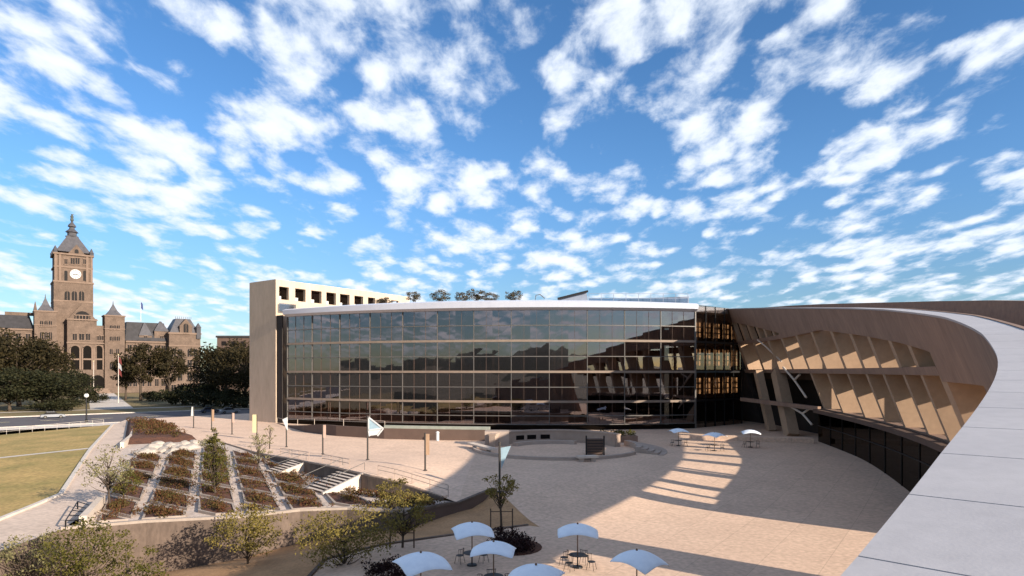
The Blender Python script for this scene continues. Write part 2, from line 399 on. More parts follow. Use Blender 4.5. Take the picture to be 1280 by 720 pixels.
def stairs(a, d, out, n, width, label):
    """flight leaving the walkway edge at a: d along the wall, out downhill"""
    zt, zb = Uz(a.x, a.y), Tz(*(a + out * n * .42).xy)
    t = thing('stairs', label, 'stairs', (a.x, a.y, zb))
    rise = (zt - zb) / n
    for i in range(n):
        mb = MB(); z = zt - rise * i; c = a + out * (.42 * (i + .5)) + d * (width / 2)
        mb.box((c.x, c.y, (z + zb - .3) / 2), (width, .42, z - zb + .3), d, out); mb.build('step', M['retain_w'], t)
        mb = MB(); c2 = a + out * (.42 * (i + 1) + .006) + d * (width / 2); mb.box((c2.x, c2.y, z - rise / 2), (width, .012, rise * .9), d, out)
        mb.build('riser', M['darkbrown'], t)
    for k in (1,):
        o = a + d * (width + .17 if k else -.17)
        L = n * .42 + .25
        mb = MB(); e = o + out * L
        pl = [(o.x, o.y, zt + .16), (e.x, e.y, zb + .18), (e.x, e.y, zb - .3), (o.x, o.y, zb - .3)]
        mb.prism([Vector(p) - d * .15 for p in pl], d * .3); mb.build('side_wall', M['retain_w'], t)
    for k in (0, 1):
        mb = MB(); o = a + d * (width + .17 if k else -.17); e = o + out * (n * .42)
        mb.tube([(o.x, o.y, zt + .36), (o.x, o.y, zt + 1.0), (e.x, e.y, zb + 1.15), (e.x, e.y, zb + .2)], .03, 6); mb.build('handrail', M['steel'], t)
def edge_at(x, y, z):
    p = at(x, y, z); return Vector((p.x, p.y, 0))
p1 = edge_at(378, 577.0, 1.0); p2 = edge_at(448, 591.5, 1.12)
dd = (p2 - p1).normalized(); outv = Vector((-.85, -.53, 0)); outv = (outv - dd * outv.dot(dd)).normalized()
stairs(p1 - dd * 2.2 + outv * .05, dd, outv, 7, 3.0, 'pale stone steps climbing to the walkway nearer the glass building')
stairs(p2 - dd * 2.6 + outv * .05, dd, outv, 9, 3.6, 'longer flight of pale steps beside the bright side wall')
# railing along the walkway edge
def railing(name, label, pts, zf, h, posts, m, bars=2, cat='railing', pr=.03):
    t = thing(name, label, cat, (pts[0][0], pts[0][1], zf(*pts[0])))
    P = [Vector(p) for p in pts]; ln = [0]
    for a, b in zip(P, P[1:]): ln.append(ln[-1] + (b - a).length)
    def pos(s):
        for i in range(len(P) - 1):
            if s <= ln[i + 1] + 1e-6: return P[i].lerp(P[i + 1], (s - ln[i]) / (ln[i + 1] - ln[i]))
        return P[-1]
    Q = [pos(ln[-1] * i / (posts * 2)) for i in range(posts * 2 + 1)]
    for b in range(bars):
        hh = h * (1 - b * .8 / max(bars, 1)); mb = MB(); mb.tube([(q.x, q.y, zf(q.x, q.y) + hh) for q in Q], pr, 6); mb.build('rail', m, t)
    for i in range(posts + 1):
        q = pos(ln[-1] * i / posts); z = zf(q.x, q.y); mb = MB(); mb.bar((q.x, q.y, z - .05), (q.x, q.y, z + h), pr * 1.8); mb.build('post', m, t)
M['rail'] = mat('rail_bronze', (.40, .30, .24), None, 1, .5)
def wl(t0, t1, n=2):
    a = Vector(WEDGE[1]); return [tuple(Vector(WEDGE[3]).lerp(Vector(WEDGE[4]), lerp(t0, t1, i / n)) + Vector((.3, .25))) for i in range(n + 1)]
railing('railing', 'thin railing above the brown wall right of the longer steps', wl(.05, 1), Uz, .95, 4, M['rail'])
a, b = Vector(WEDGE[2]), Vector(WEDGE[3])
railing('railing', 'thin railing between the two flights of pale steps', [tuple(a.lerp(b, .12) + Vector((.3, .3))), tuple(a.lerp(b, .6) + Vector((.3, .3)))], Uz, .95, 3, M['rail'])
a, b = Vector(WEDGE[1]), Vector(WEDGE[2])
railing('railing', 'thin railing along the walkway left of the shorter steps', [tuple(a.lerp(b, .2) + Vector((.3, .3))), tuple(a.lerp(b, .85) + Vector((.3, .3)))], Uz, .95, 3, M['rail'])
# kerbs
mb = MB(); wallpath(mb, [(-11.4, 39.4), (-2.3, 44.6), (1.2, 46.4)], lambda x, y: Lz(x, y) + .09, lambda x, y: Lz(x, y) - .3, .22, 8); tag(mb.build('kerb', M['retain']), kind='structure')
mb = MB(); wallpath(mb, [(-11.2, 30), (-11.4, 39.4)], lambda x, y: Lz(x, y) + .09, lambda x, y: Lz(x, y) - .3, .22, 8); tag(mb.build('kerb', M['retain']), kind='structure')
mb = MB(); wallpath(mb, [(-31.5, -5), (-34.6, 38), (-35.9, 44.9), (-38, 54.2), (-53.5, 81.6), (-74, 119)], lambda x, y: Tz(x, y) + .16, lambda x, y: Tz(x, y) - .5, .35, 8); tag(mb.build('path_kerb', M['kerb']), kind='structure')
# narrow walk crossing the lawn
a = at(0, 573.5, -.3); b = at(116, 561.5, .25)
mb = MB(); n = 24
for i in range(n + 1):
    p = a.lerp(b, i / n * 1.0) if i else a
    for s in (-.7, .7): q = Vector((p.x, p.y + s)); mb.v.append(Vector((q.x, q.y, Az(q.x, q.y) + .02)))
for i in range(n): mb.f.append((2 * i, 2 * i + 2, 2 * i + 3, 2 * i + 1))
pp = (a - b).normalized() * 60 + a
for s in (-.7, .7): mb.v.append(Vector((pp.x, pp.y + s, Az(pp.x, pp.y) + .02)))
mb.f.append((0, 1, len(mb.v) - 1, len(mb.v) - 2))
tag(mb.build('lawn_walk', M['kerb']), kind='structure')
# white end wall of the terrace beside the path, and the ribbed bench frame
t = thing('low_wall', 'bright white low wall ending the terrace beside the path', 'wall', (-30.2, 46.5, -.2))
mb = MB(); wallpath(mb, [(-28.7, 43.2), (-31.9, 50.2)], lambda x, y: Tz(x, y) + .75, lambda x, y: Tz(x, y) - .3, .45, 4); mb.build('wall_face', M['retain_w'], t)
t = thing('low_wall', 'white low wall edging the far end of the terrace beside the path', 'wall', (-51, 85, .3))
mb = MB(); wallpath(mb, [(-50, 82.5), (-54.5, 92), (-60, 102)], lambda x, y: .4 + .75, lambda x, y: -.3, .45, 4); mb.build('wall_face', M['retain_w'], t)
t = thing('bicycle_rack', 'grey metal ladder-like rack lying on the path beside the white wall', 'rack', (-30.8, 44.6, -.2))
mb = MB()
A = at(82, 660, -.12); B = at(97, 635, -.12); C_ = at(112, 640, -.12); D = at(104, 659, -.12)
mb.build('base', M['steel'], t) if False else None
for nm, (p, q) in (('side_bar', (A, B)), ('side_bar', (D, C_))):
    mb = MB(); mb.tube([p + Vector((0, 0, .5)), q + Vector((0, 0, .5))], .045, 6)
    for k in (0, 1): e = (p, q)[k]; mb.bar(e + Vector((0, 0, -.15)), e + Vector((0, 0, .5)), .07)
    mb.build(nm, M['black'], t)
for i in range(5):
    f = i / 4; mb = MB(); mb.tube([A.lerp(B, f) + Vector((0, 0, .5)), D.lerp(C_, f) + Vector((0, 0, .5))], .035, 6); mb.build('rung', M['black'], t)

# ------------------------------------------------------------------ foliage
def leaves(mb, centre, rad, n, size, rnd, flat=.6):
    for _ in range(n):
        while True:
            p = Vector((rnd.uniform(-1, 1), rnd.uniform(-1, 1), rnd.uniform(-1, 1)))
            if p.length < 1: break
        p = Vector((p.x * rad[0], p.y * rad[1], p.z * rad[2])) + centre
        nrm = Vector((rnd.gauss(0, 1), rnd.gauss(0, 1), rnd.gauss(0, 1) + flat)).normalized()
        a = nrm.orthogonal().normalized(); a.rotate(Matrix.Rotation(rnd.uniform(0, 6.28), 3, nrm)); b = nrm.cross(a)
        s = size * rnd.uniform(.6, 1.3); o = len(mb.v)
        mb.v += [p - a * s, p - b * s * .55, p + a * s, p + b * s * .55]; mb.f.append((o, o + 1, o + 2, o + 3))
def tree_mesh(rnd, h, crown_r, trunk_h, trunk_r, clusters, per, leaf, shell=.55, cz=None, droop=0, clump=.34, cone=False):
    """returns (trunk MB, crown MB) standing at the origin"""
    tk = MB(); cr = MB()
    lean = Vector((rnd.uniform(-.04, .04) * h, rnd.uniform(-.04, .04) * h, 0))
    top = Vector((0, 0, h * .72)) + lean
    tk.tube([(0, 0, -.2), Vector((0, 0, trunk_h * .5)) + lean * .2, Vector((0, 0, trunk_h)) + lean * .5, top], [trunk_r * 1.25, trunk_r, trunk_r * .8, trunk_r * .2], 7)
    ch = (h - trunk_h) / 2; c0 = trunk_h + ch
    for i in range(clusters):
        while True:
            p = Vector((rnd.uniform(-1, 1), rnd.uniform(-1, 1), rnd.uniform(-1, 1)))
            if p.length < 1 and (p.length > shell or rnd.random() < .35): break
        w = crown_r
        if cone: w = crown_r * max(.12, (1 - (p.z + 1) / 2) ** .9)
        q = Vector((p.x * w, p.y * w, c0 + p.z * ch * .92)) + lean
        k = rnd.uniform(.65, 1.25); rr = crown_r * clump * k
        if cone: rr = max(w, .25 * crown_r) * .5
        leaves(cr, q, (rr, rr, rr * .62), int(per * k), leaf, rnd)
        if i % 3 == 0 or crown_r < 2.2:
            s = Vector((0, 0, rnd.uniform(trunk_h * .75, min(h * .66, max(trunk_h, q.z - .2))))) + lean * .5
            m = s.lerp(q, .55) + Vector((0, 0, -.04 * h * rnd.random()))
            tk.tube([s, m, q], [trunk_r * .42, trunk_r * .25, trunk_r * .08], 5)
    return tk, cr
def plant_tree(name, label, loc, proto, leafm, group, rot=0, sc=1, cat='tree'):
    t = thing(name, label, cat, (0, 0, 0), group)
    tk, cr = proto
    tk.build('trunk', M['bark'], t, smooth=True); cr.build('crown', M[leafm], t, fix=False)
    t.location = loc; t.rotation_euler.z = rot; t.scale = (sc, sc, sc) if not isinstance(sc, tuple) else sc
    return t
def again(o, loc, label, rot=0, sc=1):
    c = copy_tree(o); c.location = loc; c.rotation_euler.z = rot; c.scale = (sc, sc, sc) if not isinstance(sc, tuple) else sc; c['label'] = label; return c

# city-hall park trees ---------------------------------------------------------
G1 = 'large trees in the park before the old city hall'
rnd = random.Random(3)
bigA = tree_mesh(rnd, 20, 9.5, 4.2, .5, 85, 75, .42, .6)
bigB = tree_mesh(rnd, 17, 9.0, 3.0, .45, 80, 75, .42, .55)
bigC = tree_mesh(rnd, 21, 6.6, 6.0, .45, 66, 75, .42, .5)
low = tree_mesh(rnd, 6, 7.0, .5, .3, 40, 70, .4, .5)
def gp(x, y, z=.05): p = at(x, y, z); return (p.x, p.y, z)
def gy(x, Y, z=.08): return ((x - 640) / FPX * Y, Y, z)
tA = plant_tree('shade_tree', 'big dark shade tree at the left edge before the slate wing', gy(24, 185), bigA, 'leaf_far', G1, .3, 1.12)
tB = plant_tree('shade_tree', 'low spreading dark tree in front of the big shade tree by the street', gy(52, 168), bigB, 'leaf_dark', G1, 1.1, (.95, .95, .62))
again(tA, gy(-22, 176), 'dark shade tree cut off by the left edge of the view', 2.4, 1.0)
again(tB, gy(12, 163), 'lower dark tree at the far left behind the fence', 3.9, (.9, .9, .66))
again(tB, gy(92, 188), 'rounded dark tree below the city hall arches', 5.0, (.75, .75, .62))
again(tA, gy(55, 196), 'dark tree covering the foot of the left turret', .9, (.85, .85, .92))
tC = plant_tree('shade_tree', 'upright tree with bare visible trunk before the slate roofed wing', gy(176, 222), bigC, 'leaf_far', G1, 0, (1.05, 1.05, 1.0))
again(tC, gy(212, 226), 'slimmer tree beside the mansard corner pavilion', 2.0, (.85, .85, .95))
again(tC, gy(157, 226), 'smaller dark tree behind the flagpole', 4.1, (.75, .75, .72))
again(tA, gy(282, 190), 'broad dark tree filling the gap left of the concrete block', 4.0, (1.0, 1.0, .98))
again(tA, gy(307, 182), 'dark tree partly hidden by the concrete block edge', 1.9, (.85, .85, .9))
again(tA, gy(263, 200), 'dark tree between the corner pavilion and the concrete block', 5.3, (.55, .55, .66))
G2 = 'low dark bushes in the city hall park'
b0 = plant_tree('bush', 'wide low dark bush under the corner pavilion', gy(228, 196), low, 'leaf_dark', G2, 0, 1.0, 'bush')
again(b0, gy(255, 186), 'dark bush beneath the broad tree near the street', 1.5, 1.0)
again(b0, gy(292, 178), 'dark bush beside the concrete block at street level', 2.5, (1.0, 1.0, .8))
again(b0, gy(70, 166), 'small bush at the street edge below the low spreading tree', .5, (.8, .8, .5))
again(b0, gy(192, 215), 'small bush between the bare trunk and the corner pavilion', 3.5, (.5, .5, .55))
again(b0, gy(120, 206), 'bush at the foot of the city hall arches near the lamp', 4.2, (.5, .5, .6))

# ------------------------------------------------------------------ old city hall
CO = Vector((-.684 * 290, 290, 0)); CU, CW = SU, SW
def cu(x, v=0):
    t = (x - 640) / FPX; P = CO + CW * v
    return (t * P.y - P.x) / (CU.x - t * CU.y)
def cz(x, y, v=0):
    P = CO + CW * v + CU * cu(x, v); return EYE + (HY - y) / FPX * P.y
def cp(u, v, z): return CO + CU * u + CW * v + Vector((0, 0, z))
class CB(MB):
    def blk(s, u0, u1, v0, v1, z0, z1):
        return s.box(cp((u0 + u1) / 2, (v0 + v1) / 2, (z0 + z1) / 2), (u1 - u0, v1 - v0, z1 - z0), CU, CW)
    def pyr(s, u0, u1, v0, v1, z0, z1, k=0.04, mid=None):
        uc, vc = (u0 + u1) / 2, (v0 + v1) / 2
        rings = []
        for f, z in ((1, z0), (mid or .5, lerp(z0, z1, .45)), (k, z1)):
            rings.append([cp(uc + (a - uc) * f, vc + (b - vc) * f, z) for a, b in ((u0, v0), (u1, v0), (u1, v1), (u0, v1))])
        return s.loft(rings)
    def hip(s, u0, u1, v0, v1, z0, z1, iu, iv):
        return s.loft([[cp(a, b, z0) for a, b in ((u0, v0), (u1, v0), (u1, v1), (u0, v1))], [cp(a, b, z1) for a, b in ((u0 + iu, v0 + iv), (u1 - iu, v0 + iv), (u1 - iu, v1 - iv), (u0 + iu, v1 - iv))]])
    def arch(s, uc, w, z0, z1, v, d, n=10):
        r = w / 2; pts = [cp(uc - r, v, z0), cp(uc + r, v, z0)] + [cp(uc + r * math.cos(math.pi * i / n), v, z1 - r + r * math.sin(math.pi * i / n)) for i in range(n + 1)]
        return s.prism(pts, CW * d)
    def gable(s, u0, u1, v0, v1, z0, z1):
        return s.prism([cp(u0, v0, z0), cp(u1, v0, z0), cp((u0 + u1) / 2, v0, z1)], CW * (v1 - v0))
hall = thing('city_hall', 'brown sandstone city hall with a tall clock tower behind the park trees', 'city hall', tuple(CO))
def win(par, uc, w, z0, z1, v, arched=False, frame=True):
    mb = CB()
    if arched: mb.arch(uc, w, z0, z1, v - .06, .10)
    else: mb.blk(uc - w / 2, uc + w / 2, v - .06, v + .04, z0, z1)
    o = mb.build('window', M['winglass'], par)
    f = CB()
    if frame:
        f.blk(uc - w / 2 - .3, uc + w / 2 + .3, v - .3, v - .07, z0 - .35, z0)
        if not arched: f.blk(uc - w / 2 - .3, uc + w / 2 + .3, v - .25, v - .07, z1, z1 + .35)
        f.blk(uc - .07, uc + .07, v - .13, v - .07, z0, z1)
        f.build('frame', M['sand_l'], o)
    return o
def wallpart(name, m, *blks):
    mb = CB()
    for b in blks: mb.blk(*b)
    return mb.build(name, m, hall)
# central block with gable and arcade
uL, uR = cu(84), cu(130); zE = cz(103, 398); zA = cz(103, 379.5)
cen = wallpart('central_bay', M['sand'], (uL, cu(121), 0, 20, 0, zE), (cu(121), uR, .4, 20, 0, cz(125, 407)))
g = CB(); g.gable(cu(86), cu(119), -.05, 7, zE, zA); g.build('gable', M['sand'], cen)
c = CB(); c.blk(uL - .3, cu(121) + .3, -.45, .0, zE - .9, zE - .3); c.blk(uL - .2, uR + .2, -.4, .0, cz(103, 429.5), cz(103, 428)); c.build('cornice', M['sand_l'], cen)
mb = CB(); uc = cu(103); w = cu(113) - cu(93); z0 = cz(103, 401); mb.arch(uc, w, z0, cz(103, 389), -.2, .1); o = mb.build('window', M['winglass'], cen)
mb = CB()
for k in range(-2, 3): mb.blk(uc + k * w / 5 - .12, uc + k * w / 5 + .12, -.4, -.21, z0, z0 + 2.6)
mb.blk(uc - w / 2 - .2, uc + w / 2 + .2, -.45, -.21, z0 + 2.3, z0 + 2.7); mb.build('frame', M['sand_l'], o)
for x0, x1 in ((88.5, 99), (104, 114), (118.6, 128)):
    mb = CB(); v = -.1 if x1 < 121 else .28
    mb.arch((cu(x0) + cu(x1)) / 2, cu(x1) - cu(x0), cz(x0, 462), cz(x0, 432), v, .2); o = mb.build('arch_opening', M['void'], cen)
    ring = CB(); ua = (cu(x0) + cu(x1)) / 2; r = (cu(x1) - cu(x0)) / 2
    zc = cz(x0, 432) - r
    ring.tube([cp(ua + (r + .25) * math.cos(math.pi * i / 12), v - .1, zc + (r + .25) * math.sin(math.pi * i / 12)) for i in range(13)], .32, 6)
    ring.blk(ua - r - .6, ua - r - .05, v - .35, v + .05, cz(x0, 462), zc); ring.blk(ua + r + .05, ua + r + .6, v - .35, v + .05, cz(x0, 462), zc)
    ring.build('arch_surround', M['sand_l'], o)
    bal = CB(); bal.blk(ua - r, ua + r, v - .3, v - .12, cz(x0, 450), cz(x0, 448)); bal.build('balcony_rail', M['sand_l'], o)
for x0, x1 in ((91, 96), (99, 105), (107.5, 112.5)): win(cen, (cu(x0) + cu(x1)) / 2, cu(x1) - cu(x0), cz(x0, 425), cz(x0, 417), 0)
for x in (122.5, 127): win(cen, cu(x), 1.2, cz(x, 425), cz(x, 420), .4)
for k in range(3):                                                        # broad entrance steps
    mb = CB(); mb.blk(uL - 2 + k * .4, uR + 2 - k * .4, -7 + k * 1.4, .02, k * .8, (k + 1) * .8); mb.build('entrance_step', M['sand_l'], cen)
mb = CB(); mb.arch(cu(104), 5.5, 2.4, 9.4, -.5, .4); mb.arch(cu(122), 5.0, 2.4, 8.5, -.12, .4); mb.build('entrance_arch', M['void'], cen)
# turrets
def turret(x0, x1, ytop, roof_y, rows, v0, roofx):
    a, b = cu(x0, v0), cu(x1, v0); zt = cz((x0 + x1) / 2, ytop, v0); d = b - a
    tr = wallpart('turret', M['sand'], (a, b, v0, v0 + d, 0, zt))
    c = CB(); c.blk(a - .3, b + .3, v0 - .3, v0 + d + .3, zt, zt + .6); c.blk(a - .15, b + .15, v0 - .2, v0 + .0, zt - 6, zt - 5.6); c.build('cornice', M['sand_l'], tr)
    r = CB(); ra, rb = cu(roofx[0], v0), cu(roofx[1], v0); vm = v0 + d / 2
    r.pyr(ra, rb, vm - (rb - ra) / 2, vm + (rb - ra) / 2, zt + .6, cz((x0 + x1) / 2, roof_y, v0), .05, .45); r.build('roof', M['slate_l'], tr)
    f = CB(); zr = cz((x0 + x1) / 2, roof_y, v0); f.tube([cp((ra + rb) / 2, vm, zr - .3), cp((ra + rb) / 2, vm, zr + 1.6)], [.25, .06], 6); f.build('finial', M['bronze'], tr)
    for (xs, y0, y1) in rows:
        for x in xs: win(tr, cu(x, v0), 1.15, cz(x, y0, v0), cz(x, y1, v0), v0, True)
    return tr
turret(43, 71, 390, 371, [((52, 57.5, 63), 408, 401), ((52, 57.5, 63), 424, 415)], -1.0, (47, 68))
turret(131, 156, 395.6, 379.5, [((139, 143.5, 148), 412, 406.5), ((139, 143.5, 148), 426, 420.5), ((139, 147), 443, 436), ((139, 147), 462, 453)], -1.0, (133, 153))
mb = CB(); mb.tube([cp(cu(44), 0, cz(44, 391)), cp(cu(44), 0, cz(44, 377))], [.9, .1], 6); mb.build('pinnacle', M['sand'], hall)
# wings
def wing(x0, x1, yeave, yridge, xs, nm='wing'):
    a, b = cu(x0, 2), cu(x1, 2); ze = cz(x1, yeave, 2) if x0 > 90 else cz(x1, yeave, 2)
    wg = wallpart(nm, M['sand'], (a, b, 2, 20, 0, ze))
    r = CB(); r.hip(a - .3, b + .3, 1.5, 20.4, ze, cz((x0 + x1) / 2, yridge, 2), 1.5, 5.5); r.build('roof', M['slate'], wg)
    c = CB(); c.blk(a, b, 1.4, 2.0, ze - .8, ze - .1); c.build('cornice', M['sand_l'], wg)
    for x in xs:
        for k, (f0, f1) in enumerate(((.80, .92), (.58, .72), (.34, .5), (.12, .26))): win(wg, cu(x, 2), 1.5, ze * f0, ze * f1, 2, k == 1)
    return wg
wl_ = wing(-26, 42, 411, 392.5, (-14, -4, 8, 23, 35))
wr = wing(157, 211, 427, 402.5, (162, 169, 178, 187, 196, 204))
mb = CB(); mb.blk(cu(6, 8), cu(42, 8), 8, 9, cz(20, 394, 8), cz(20, 390, 8)); mb.build('roof_cresting', M['sand'], wl_)
for xa, xb in ((174, 190), (193, 211)):
    v = 2.5; a, b = cu(xa, v), cu(xb, v); z0 = cz(xa, 419, v)
    d = CB(); d.blk(a, b, v, v + 6, z0 - 3, z0 + (0 if xa < 180 else 2)); dm = d.build('dormer', M['sand'], wr)
    r = CB(); r.pyr(a - .2, b + .2, v - .2, v + 6.2, z0 + (0 if xa < 180 else 2), cz(xa, 403 if xa < 180 else 401, v), .1, .6); r.build('roof', M['slate_l'], dm)
    win(dm, (a + b) / 2, 1.2, z0 - 2.2, z0 - .3, v)
# end pavilion
v0 = -2.0; a, b = cu(211.5, v0), cu(250.5, v0); zt = cz(230, 418, v0)
pv = wallpart('corner_pavilion', M['sand'], (a, b, v0, v0 + (b - a), 0, zt))
c = CB(); c.blk(a - .4, b + .4, v0 - .4, v0 + (b - a) + .4, zt, zt + .9); c.blk(a - .15, b + .15, v0 - .25, v0, cz(230, 433, v0), cz(230, 431.5, v0)); c.blk(a - .15, b + .15, v0 - .25, v0, cz(230, 464, v0), cz(230, 462.5, v0)); c.build('cornice', M['sand_l'], pv)
r = CB(); D = b - a; r.hip(a + .4, b - .4, v0 + .4, v0 + D - .4, zt + .9, cz(230, 398, v0), D * .24, D * .24); rf = r.build('roof', M['slate_l'], pv)
c = CB(); zr = cz(230, 398, v0)
for k in range(9): c.bar(cp(a + D * .25 + k * D * .0625, v0 + D * .25, zr), cp(a + D * .25 + k * D * .0625, v0 + D * .25, zr + 1.1), .12)
c.build('roof_cresting', M['slate'], rf)
ga, gb = cu(224.5, v0), cu(240, v0)
g = CB(); g.blk(ga, gb, v0 - .3, v0 + 4, zt, cz(230, 408, v0)); g.gable(ga - .3, gb + .3, v0 - .35, v0 + 5, cz(230, 408, v0), cz(230, 398.5, v0)); gm = g.build('dormer', M['sand'], pv)
win(gm, (ga + gb) / 2, 2.2, zt + .6, cz(230, 404.5, v0), v0 - .3, True)
g = CB(); g.lathe(cp(cu(248, v0), v0 + .4, zt - 2), [(1.3, 0), (1.3, 5.5), (1.6, 5.6), (.1, 8)], 8); g.build('corner_turret', M['slate_l'], pv)
for y0, y1, ar in ((446, 436, True), (459, 450, False), (476, 467, False), (490, 481, False)):
    for x in (217, 225, 237, 244.5): win(pv, cu(x, v0), 1.9, cz(x, y0, v0), cz(x, y1, v0), v0, ar)
mb = CB(); mb.blk(cu(211), cu(250), 24, 60, 0, cz(230, 425)); mb.build('rear_block', M['sand'], hall)
# clock tower
vT = 4.0; a, b = cu(67.2, vT), cu(116.5, vT); D = b - a; zs = cz(93, 353, vT)
tw = wallpart('clock_tower', M['sand'], (a, b, vT, vT + D, 0, zs), (a + .5, b - .4, vT + .35, vT + D - .35, zs, cz(93, 318, vT)))
ztop = cz(93, 318, vT)
c = CB()
for yy, e in ((353, .45), (334.5, .15), (318.5, .5), (377, .3)): z = cz(93, yy, vT); c.blk(a - e + .2, b + e - .2, vT - e + .2, vT + D + e - .2, z - .35, z + .45)
for x in (69.5, 75, 109, 114.5): c.blk(cu(x, vT) - .45, cu(x, vT) + .45, vT - .05, vT + .6, zs, ztop)
c.build('cornice', M['sand_l'], tw)
for x in (84, 93, 102): win(tw, cu(x, vT), 2.0, cz(x, 376, vT), cz(x, 364, vT), vT, True)
for x in (91, 97): win(tw, cu(x, vT), 1.5, cz(x, 330, vT), cz(x, 322.5, vT), vT + .35)
for x in (82.5, 106): win(tw, cu(x, vT), 1.0, cz(x, 330, vT), cz(x, 324, vT), vT + .35)
for x in (82.5, 106): win(tw, cu(x, vT), 1.2, cz(x, 351, vT), cz(x, 338, vT), vT + .35, True, False)
cc = cp(cu(94.5, vT), vT + .35, cz(94.5, 342.6, vT))
mb = MB(); mb.tube([cc + CW * .1, cc - CW * .25], 2.15, 28); ck = mb.build('clock', M['clock'], tw)
mb = MB()
for i in range(12):
    an = math.pi * i / 6; d = CU * math.sin(an) + Vector((0, 0, math.cos(an))); mb.bar(cc + d * 1.45 - CW * .27, cc + d * 1.98 - CW * .27, .26, .04, CW)
mb.build('hour_marks', M['black'], ck)
mb = MB(); mb.bar(cc - CW * .28, cc - CU * 1.05 + Vector((0, 0, -.25)) - CW * .28, .45, .04, CW); mb.build('hand', M['black'], ck)
mb = MB(); mb.bar(cc - CW * .29, cc + CU * 1.25 + Vector((0, 0, -.4)) - CW * .29, .4, .04, CW); mb.build('hand', M['black'], ck)
mb = MB(); mb.tube([cc + CW * .05 + CU * 2.35 * math.cos(i * math.pi / 14) + Vector((0, 0, 2.35 * math.sin(i * math.pi / 14))) for i in range(29)], .2, 5); mb.build('clock_surround', M['sand_l'], ck)
ga, gb = cu(84.5, vT), cu(107, vT)
g = CB(); g.gable(ga, gb, vT + .1, vT + D - .1, ztop, cz(95, 305.5, vT)); gm = g.build('gable', M['sand'], tw)
win(gm, (ga + gb) / 2, 1.5, ztop + .6, cz(95, 311.5, vT), vT + .1, True, False)
um = (a + b) / 2; vm = vT + D / 2
g = CB(); hw = D / 2
g.gable
rings = []
for f, yy in ((.9, 318), (.72, 312), (.52, 305), (.37, 300), (.27, 296)):
    z = cz(93, yy, vT + D / 2); rings.append([cp(um + sx * hw * f, vm + sy * hw * f, z) for sx, sy in ((-1, -1), (1, -1), (1, 1), (-1, 1))])
r = CB(); r.loft(rings); r.build('roof', M['slate_l'], tw)
def tz_(yy): return cz(93, yy, vT + D / 2)
r = CB(); z0 = tz_(297)
r.lathe(cp(um, vm, 0), [(2.6, tz_(297)), (2.7, tz_(296)), (1.9, tz_(295.4)), (1.9, tz_(291.5)), (2.7, tz_(291)), (2.2, tz_(289.5)), (1.2, tz_(287)), (1.0, tz_(284.5)), (1.75, tz_(284)), (1.5, tz_(282)), (.6, tz_(279)), (.35, tz_(277))], 8)
ln = r.build('lantern', M['slate_l'], tw)
s = CB(); zb = tz_(277); s.lathe(cp(um, vm, zb), [(.5, 0), (.75, .5), (.55, 1.6), (.7, 2.3), (.3, 2.75), (.38, 3.05), (.25, 3.4)], 8); s.bar(cp(um, vm, zb + 2.3), cp(um + .7, vm, zb + 3.4), .25); s.build('statue', M['bronze'], ln)
for su, sv in ((-1, -1), (1, -1), (-1, 1), (1, 1)):
    r = CB(); r.lathe(cp(um + su * (hw - .6), vm + sv * (hw - .6), ztop), [(.9, 0), (.9, 1.0), (1.05, 1.2), (.12, 3.4)], 8); r.build('pinnacle', M['slate_l'], tw)

# ------------------------------------------------------------------ crescent wall
CC = [-1.577032547388795e-11, 1.3276362797821433e-09, 3.412901160042413e-07, -1.954687240796185e-05, -0.006827409764687116, 1.0131807500127377, -2.135737049520496]
LEAN = .36
def cx(y):
    r = 0
    for k in CC: r = r * y + k
    return r
def cn(y):
    d = 0
    for i, k in enumerate(CC[:-1]): d = d * y + k * (6 - i)
    t = Vector((d, 1, 0)).normalized(); return Vector((t.y, -t.x, 0)), t          # outward normal, tangent
ZT = [(-25, 5.5), (0, 7.93), (4.7, 8.69), (7.5, 9.22), (11.3, 9.80), (15, 10.34), (18.5, 10.87), (21.5, 11.5), (26.9, 12.2), (33.1, 13.05), (40.2, 13.9), (50.9, 15.19), (62.6, 16.45), (81.3, 18.33), (101.9, 20.35), (114.9, 21.5), (130, 22.6)]
def zt(y): return interp(ZT, y)
def F(y, z, o=0.0, lean=True):
    n, t = cn(y); return Vector((cx(y), y, 0)) + n * (o - (LEAN * S((y - 8) / 16) * (z - EYE) if lean else 0)) + Vector((0, 0, z))
def cstrip(mb, y0, y1, zlo, zhi, o0, o1, step=1.2, lean=True, olo=None):
    n = max(1, int(math.ceil((y1 - y0) / step))); rings = []
    fl = zlo if callable(zlo) else (lambda y: zlo); fh = zhi if callable(zhi) else (lambda y: zhi)
    for i in range(n + 1):
        y = lerp(y0, y1, i / n); a, b = fl(y), fh(y)
        rings.append([F(y, a, o0, lean), F(y, a, o1, lean), F(y, b, o1, lean), F(y, b, o0, lean)])
    return mb.loft(rings)
CW_ = thing('crescent_wall', 'curving leaning concrete wall with rows of deep openings around the plaza', 'building', (30, 48, -1))
FY = [119.6, 112.3, 104.3, 96.5, 88.2, 80.4, 72.2, 65.4, 59.7, 53.4, 48.1, 42.6]            # fin stations
def ut(y): return min(15.25, zt(y) - 2.6)
YE = 129.0
